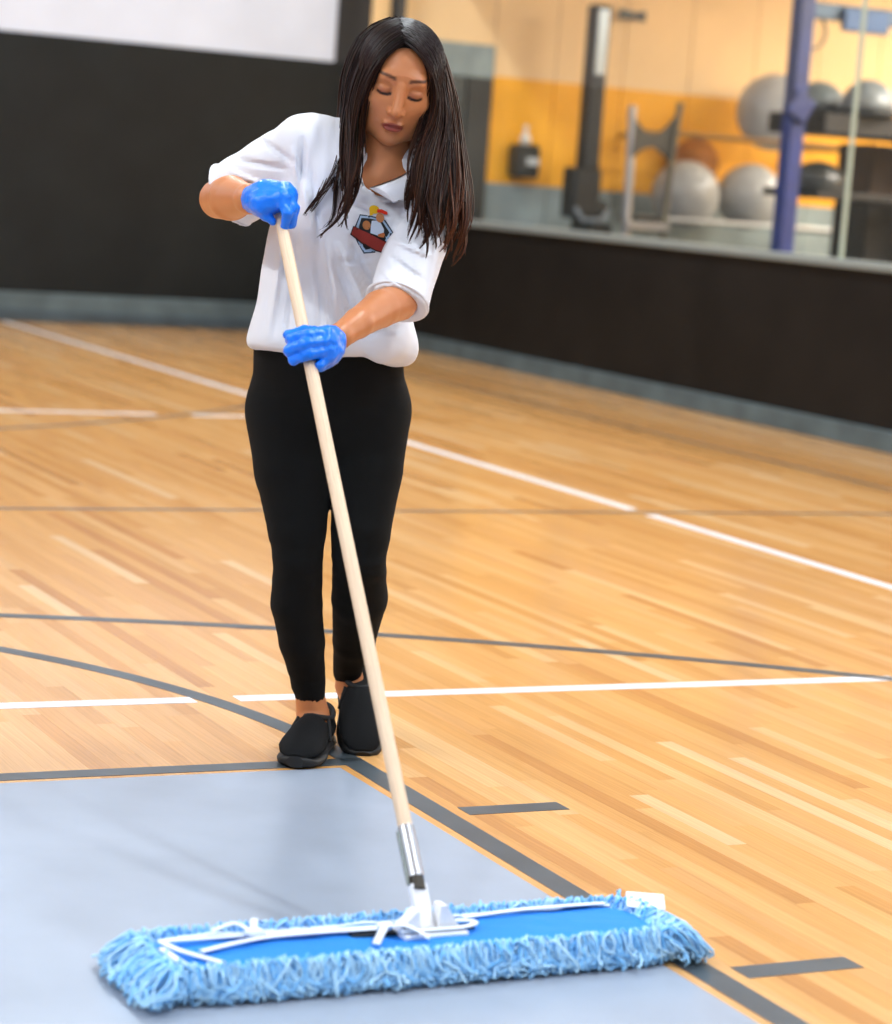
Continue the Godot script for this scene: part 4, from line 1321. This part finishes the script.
		for j in 22:
			var jit := Vector3(rng.randfn(), rng.randfn(), rng.randfn())
			var fr := clampf(u - a + rng.randfn() * 0.25, -0.2, 1.2)
			var stop := last * rng.randf_range(0.86, 1.0)
			var pts := PackedVector3Array()
			var rs := []
			var thick := rng.randf_range(0.0007, 0.0014)
			for q in 20:
				var s := q / 19.0 * stop
				var x := s * 19.0
				var i0 := mini(int(x), 18)
				var near := 1.0 - 0.9 * smoothstep(0.45, 1.0, q / 19.0)
				var fq := lerpf(u - a, fr, near)
				var p := pa[i0].lerp(pb[i0], fq).lerp(pa[i0 + 1].lerp(pb[i0 + 1], fq), x - i0)
				p += off * (0.3 + s) + jit * (0.0015 + 0.0045 * s) * near
				p += Vector3(sin(s * 12.0 + ph), 0, cos(s * 9.0 + ph)) * amp * s * s * 1.6
				# lie on the skull, not in it
				var e := (inv * p - shell_mid) / shell
				var lay := 1.0 + 0.035 * sin(jit.x * 9.0)
				if e.length() < lay:
					p = head_tr * (shell_mid + e.normalized() * lay * shell)
				pts.append(p)
				rs.append(thick * (1.0 - 0.7 * pow(q / 19.0, 3)))
			var warm := rng.randf()
			var tip := black.lerp(lin(120, 66, 36), warm * (0.95 if outer else 0.35))
			var root := black.lerp(lin(44, 32, 28), warm * 0.4)
			g.tube(pts, rs, 4, root, tip, Vector3.ZERO, 1.0, false)
	var m := mat(Color.WHITE, 0.42, 0.0, 0.3)
	m.vertex_color_use_as_albedo = true
	put(g, "hair", m, t)

# ---------------------------------------------------------------- the dust mop
func dust_mop() -> void:
	var person_tr := Transform3D(Basis(Vector3.UP, -deg_to_rad(26.87)), Vector3(1.95, 0, -4.25))
	var top := person_tr * POLE_TOP
	var end := person_tr * POLE_END
	var mid := Vector3(1.567, 0, -3.092)
	var t := thing("dust_mop", mid)
	tag(t, "wide blue dust mop with a long pale wooden handle", "mop")
	top -= mid
	end -= mid
	var d := (end - top).normalized()
	var wood := mat(Color.WHITE, 0.5)
	wood.albedo_color = rgb(242, 220, 192)
	wood.albedo_texture = grain
	wood.uv1_scale = Vector3(1.0, 0.2, 1)
	var g := Geo.new()
	var ps := PackedVector3Array()
	var rs := []
	var length := (end - top).length()
	for k in 14:
		ps.append(top + d * (length * 0.905 * k / 13.0))
		rs.append(0.0113)
	rs[0] = 0.009
	g.tube(ps, rs, 20)
	put(g, "handle", wood, t)
	# metal sleeve, dark joint and white clip
	var chrome := mat(rgb(205, 208, 212), 0.22, 0.9)
	g = Geo.new()
	g.tube(PackedVector3Array([top + d * (length * 0.895), top + d * (length * 0.955)]), [0.0128], 20)
	var fer := put(g, "ferrule", chrome, t)
	g = Geo.new()
	g.tube(PackedVector3Array([top + d * (length * 0.9) + Vector3(-0.0145, 0, 0), top + d * (length * 0.962) + Vector3(-0.0145, 0, 0)]), [0.003], 8)
	put(g, "spring_clip", mat(rgb(120, 128, 126), 0.3, 0.8), fer)
	g = Geo.new()
	g.tube(PackedVector3Array([top + d * (length * 0.95), top + d * (length * 0.97)]), [0.0115], 16)
	put(g, "joint", mat(rgb(52, 46, 34), 0.6), t)
	var white := mat(rgb(240, 240, 242), 0.4)
	g = Geo.new()
	var foot := Vector3(end.x + 0.004, 0.052, end.z + 0.002)
	var head := top + d * (length * 0.962)
	var ax := (head - foot).normalized()
	var bx := ax.cross(Vector3(0, 0, 1)).normalized()
	g.box((head + foot) / 2, Vector3(0.027, (head - foot).length(), 0.014), 0.002, Basis(-bx, ax, (-bx).cross(ax).normalized()))
	put(g, "clip_bar", white, t)
	# base bracket with two upright cheeks
	g = Geo.new()
	g.box(Vector3(foot.x + 0.004, 0.05, foot.z + 0.006), Vector3(0.105, 0.008, 0.05), 0.002)
	for e in [[-0.032, 0.03, 0.018], [0.03, 0.036, 0.0]]:
		var a := foot + Vector3(e[0], 0.002, 0.0)
		var s := -1.0 if e[0] < 0 else 1.0
		var tri := [[Vector3(-s * 0.014, 0, 0), Vector3(s * 0.02, 0, 0), Vector3(-s * 0.004 + e[2] * 0.3, e[1], 0), Vector3(-s * 0.014, e[1], 0)], []]
		var r0 := []
		var r1 := []
		for p in tri[0]:
			r0.append(a + p + Vector3(0, 0, -0.012))
			r1.append(a + p + Vector3(0, 0, 0.012))
		g.face(r0, a + Vector3(0, 0.012, 0)); g.face(r1, a + Vector3(0, 0.012, 0))
		for k in 4: g.face([r0[k], r0[(k + 1) % 4], r1[(k + 1) % 4], r1[k]], a + Vector3(0, 0.012, 0))
	put(g, "swivel_bracket", white, t)
	# canvas pad, bright blue, slightly domed
	var blue := relief(mat(rgb(26, 140, 236), 0.75), fine, 40.0, 0.08)
	var hx := 0.395
	var hz := 0.08
	g = Geo.new()
	var nzs := FastNoiseLite.new()
	nzs.seed = 2
	nzs.frequency = 9.0
	var rows := []
	for i in 49:
		var row := []
		for j in 13:
			var x := lerpf(-hx, hx, i / 48.0)
			var z := lerpf(-hz, hz, j / 12.0)
			var taper := 1.0 - 0.16 * smoothstep(0.86, 1.0, absf(x) / hx)
			var fall := pow(absf(z) / hz, 4) * 0.006 + pow(absf(x) / hx, 12) * 0.008
			row.append(Vector3(x, 0.048 - fall + nzs.get_noise_2d(x, z * 2.0) * 0.004, z * taper))
		rows.append(row)
	var ids := []
	for i in 49:
		var r := []
		for j in 13:
			var a: Vector3 = rows[mini(i + 1, 48)][j] - rows[maxi(i - 1, 0)][j]
			var b: Vector3 = rows[i][mini(j + 1, 12)] - rows[i][maxi(j - 1, 0)]
			r.append(g.pt(rows[i][j], b.cross(a).normalized()))
		ids.append(r)
	for i in 48:
		for j in 12: g.quad(ids[i][j], ids[i + 1][j], ids[i + 1][j + 1], ids[i][j + 1])
	g.box(Vector3(0, 0.026, 0), Vector3(hx * 1.9, 0.03, hz * 1.7), 0.01)
	var pad := put(g, "canvas_pad", blue, t)
	var tape := mat(rgb(226, 236, 246), 0.7)
	# white binding on both long edges
	for s in [-1.0, 1.0]:
		g = Geo.new()
		var e := PackedVector3Array()
		for k in 41:
			var x := lerpf(-0.37, 0.37, k / 40.0)
			var taper := 1.0 - 0.16 * smoothstep(0.86, 1.0, absf(x) / hx)
			e.append(Vector3(x, 0.0455 + nzs.get_noise_2d(x, s * hz * 2.0) * 0.004, s * (hz - 0.006) * taper))
		g.tube(e, [0.006], 6, Color.WHITE, Color.WHITE, Vector3.UP, 0.35)
		put(g, "binding", tape, pad)
	# ties over the frame slot, their bows and loose ends
	var ties := [
		[Vector3(-0.385, 0.052, -0.045), Vector3(-0.2, 0.054, -0.035), Vector3(-0.04, 0.056, -0.022)],
		[Vector3(-0.34, 0.052, 0.01), Vector3(-0.22, 0.055, -0.02), Vector3(-0.04, 0.057, -0.012)],
		[Vector3(-0.38, 0.051, -0.05), Vector3(-0.37, 0.053, 0.0), Vector3(-0.325, 0.05, 0.06)],
		[Vector3(-0.388, 0.05, -0.02), Vector3(-0.386, 0.052, 0.03), Vector3(-0.372, 0.046, 0.075)],
		[Vector3(0.02, 0.056, -0.03), Vector3(0.1, 0.056, -0.02), Vector3(0.075, 0.058, 0.012), Vector3(-0.03, 0.058, 0.012)],
		[Vector3(-0.045, 0.06, -0.01), Vector3(-0.06, 0.066, 0.015), Vector3(-0.085, 0.054, 0.045)],
		[Vector3(-0.045, 0.06, -0.01), Vector3(-0.02, 0.066, 0.012), Vector3(0.005, 0.054, 0.038)],
		[Vector3(-0.245, 0.056, -0.03), Vector3(-0.265, 0.068, -0.05), Vector3(-0.3, 0.058, -0.055)],
		[Vector3(-0.245, 0.056, -0.03), Vector3(-0.235, 0.07, -0.055), Vector3(-0.22, 0.06, -0.07)],
		[Vector3(0.1, 0.053, -0.045), Vector3(0.22, 0.053, -0.06), Vector3(0.36, 0.05, -0.068)]]
	for e in ties:
		g = Geo.new()
		g.tube(curve(e, 15), [0.0065], 6, Color.WHITE, Color.WHITE, Vector3.UP, 0.25)
		put(g, "tie", tape, pad)
	g = Geo.new()
	g.ball(Vector3(-0.045, 0.06, -0.012), Vector3(0.014, 0.007, 0.01), 8, 12)
	put(g, "knot", tape, pad)
	g = Geo.new()
	g.ball(Vector3(-0.243, 0.058, -0.032), Vector3(0.016, 0.008, 0.011), 8, 12)
	put(g, "knot", tape, pad)
	g = Geo.new()
	g.box(Vector3(0.0, 0.0495, -0.012), Vector3(0.2, 0.006, 0.016), 0.001)
	put(g, "frame_slot", mat(rgb(24, 30, 36), 0.6), pad)
	g = Geo.new()
	g.box(Vector3(0.425, 0.054, -0.05), Vector3(0.06, 0.004, 0.06), 0.001, Basis(Vector3.UP, -0.5) * Basis(Vector3.RIGHT, 0.1))
	put(g, "care_tag", mat(rgb(238, 240, 244), 0.6), pad)
	# yarn fringe round the pad
	var rng := RandomNumberGenerator.new()
	rng.seed = 99
	g = Geo.new()
	var lo := lin(88, 184, 250)
	var hi := lin(196, 234, 255)
	for k in 3600:
		var u := rng.randf() * (4.0 * hx + 4.0 * hz)
		var p: Vector3
		var out: Vector3
		if u < 2 * hx:
			p = Vector3(u - hx, 0, hz - 0.004); out = Vector3(0, 0, 1)
		elif u < 4 * hx:
			p = Vector3(u - 3 * hx, 0, -hz + 0.004); out = Vector3(0, 0, -1)
		elif u < 4 * hx + 2 * hz:
			p = Vector3(hx - 0.004, 0, u - 4 * hx - hz); out = Vector3(1, 0, 0)
		else:
			p = Vector3(-hx + 0.004, 0, u - 4 * hx - 3 * hz); out = Vector3(-1, 0, 0)
		var taper := 1.0 - 0.16 * smoothstep(0.86, 1.0, absf(p.x) / hx)
		if absf(out.z) > 0: p.z *= taper
		# fan round the corners
		var ex := smoothstep(hx - 0.05, hx, absf(p.x)) * signf(p.x)
		if absf(out.z) > 0: out = (out + Vector3(ex * rng.randf(), 0, 0)).normalized()
		else: out = (out + Vector3(0, 0, p.z / hz * 0.9 * rng.randf())).normalized()
		out = out.rotated(Vector3.UP, rng.randfn() * 0.35)
		var reach := rng.randf_range(0.042, 0.07) if absf(out.x) > 0.75 else rng.randf_range(0.012, 0.026)
		var lift := rng.randf_range(-0.012, 0.018)
		var end_y := rng.randf_range(0.003, 0.02)
		var side := out.cross(Vector3.UP) * rng.randfn() * 0.012
		var pts := curve([p + Vector3(0, 0.038, 0), p + out * reach * 0.4 + Vector3(0, 0.042 + lift, 0) + side * 0.5, p + out * reach * 0.85 + Vector3(0, 0.028 + lift * 0.5, 0) + side, p + out * reach * 1.05 + Vector3(0, 0.012 + end_y * 0.3, 0) - side * 0.6, p + out * reach * rng.randf_range(0.75, 1.15) + Vector3(0, end_y, 0)], 9)
		var tw := rng.randf() * TAU
		for j in 9: pts[j] += Vector3(sin(j * 1.9 + tw), cos(j * 2.3 + tw) * 0.4, cos(j * 1.9 + tw)) * 0.002
		var c0 := lo.lerp(hi, rng.randf())
		g.tube(pts, [0.0021], 4, c0, c0.lerp(hi, 0.4), Vector3.ZERO, 1.0, true)
	var ym := mat(Color.WHITE, 0.85)
	ym.vertex_color_use_as_albedo = true
	var fr := put(g, "yarn_fringe", ym, t)
	fr.set_meta("kind", "stuff")
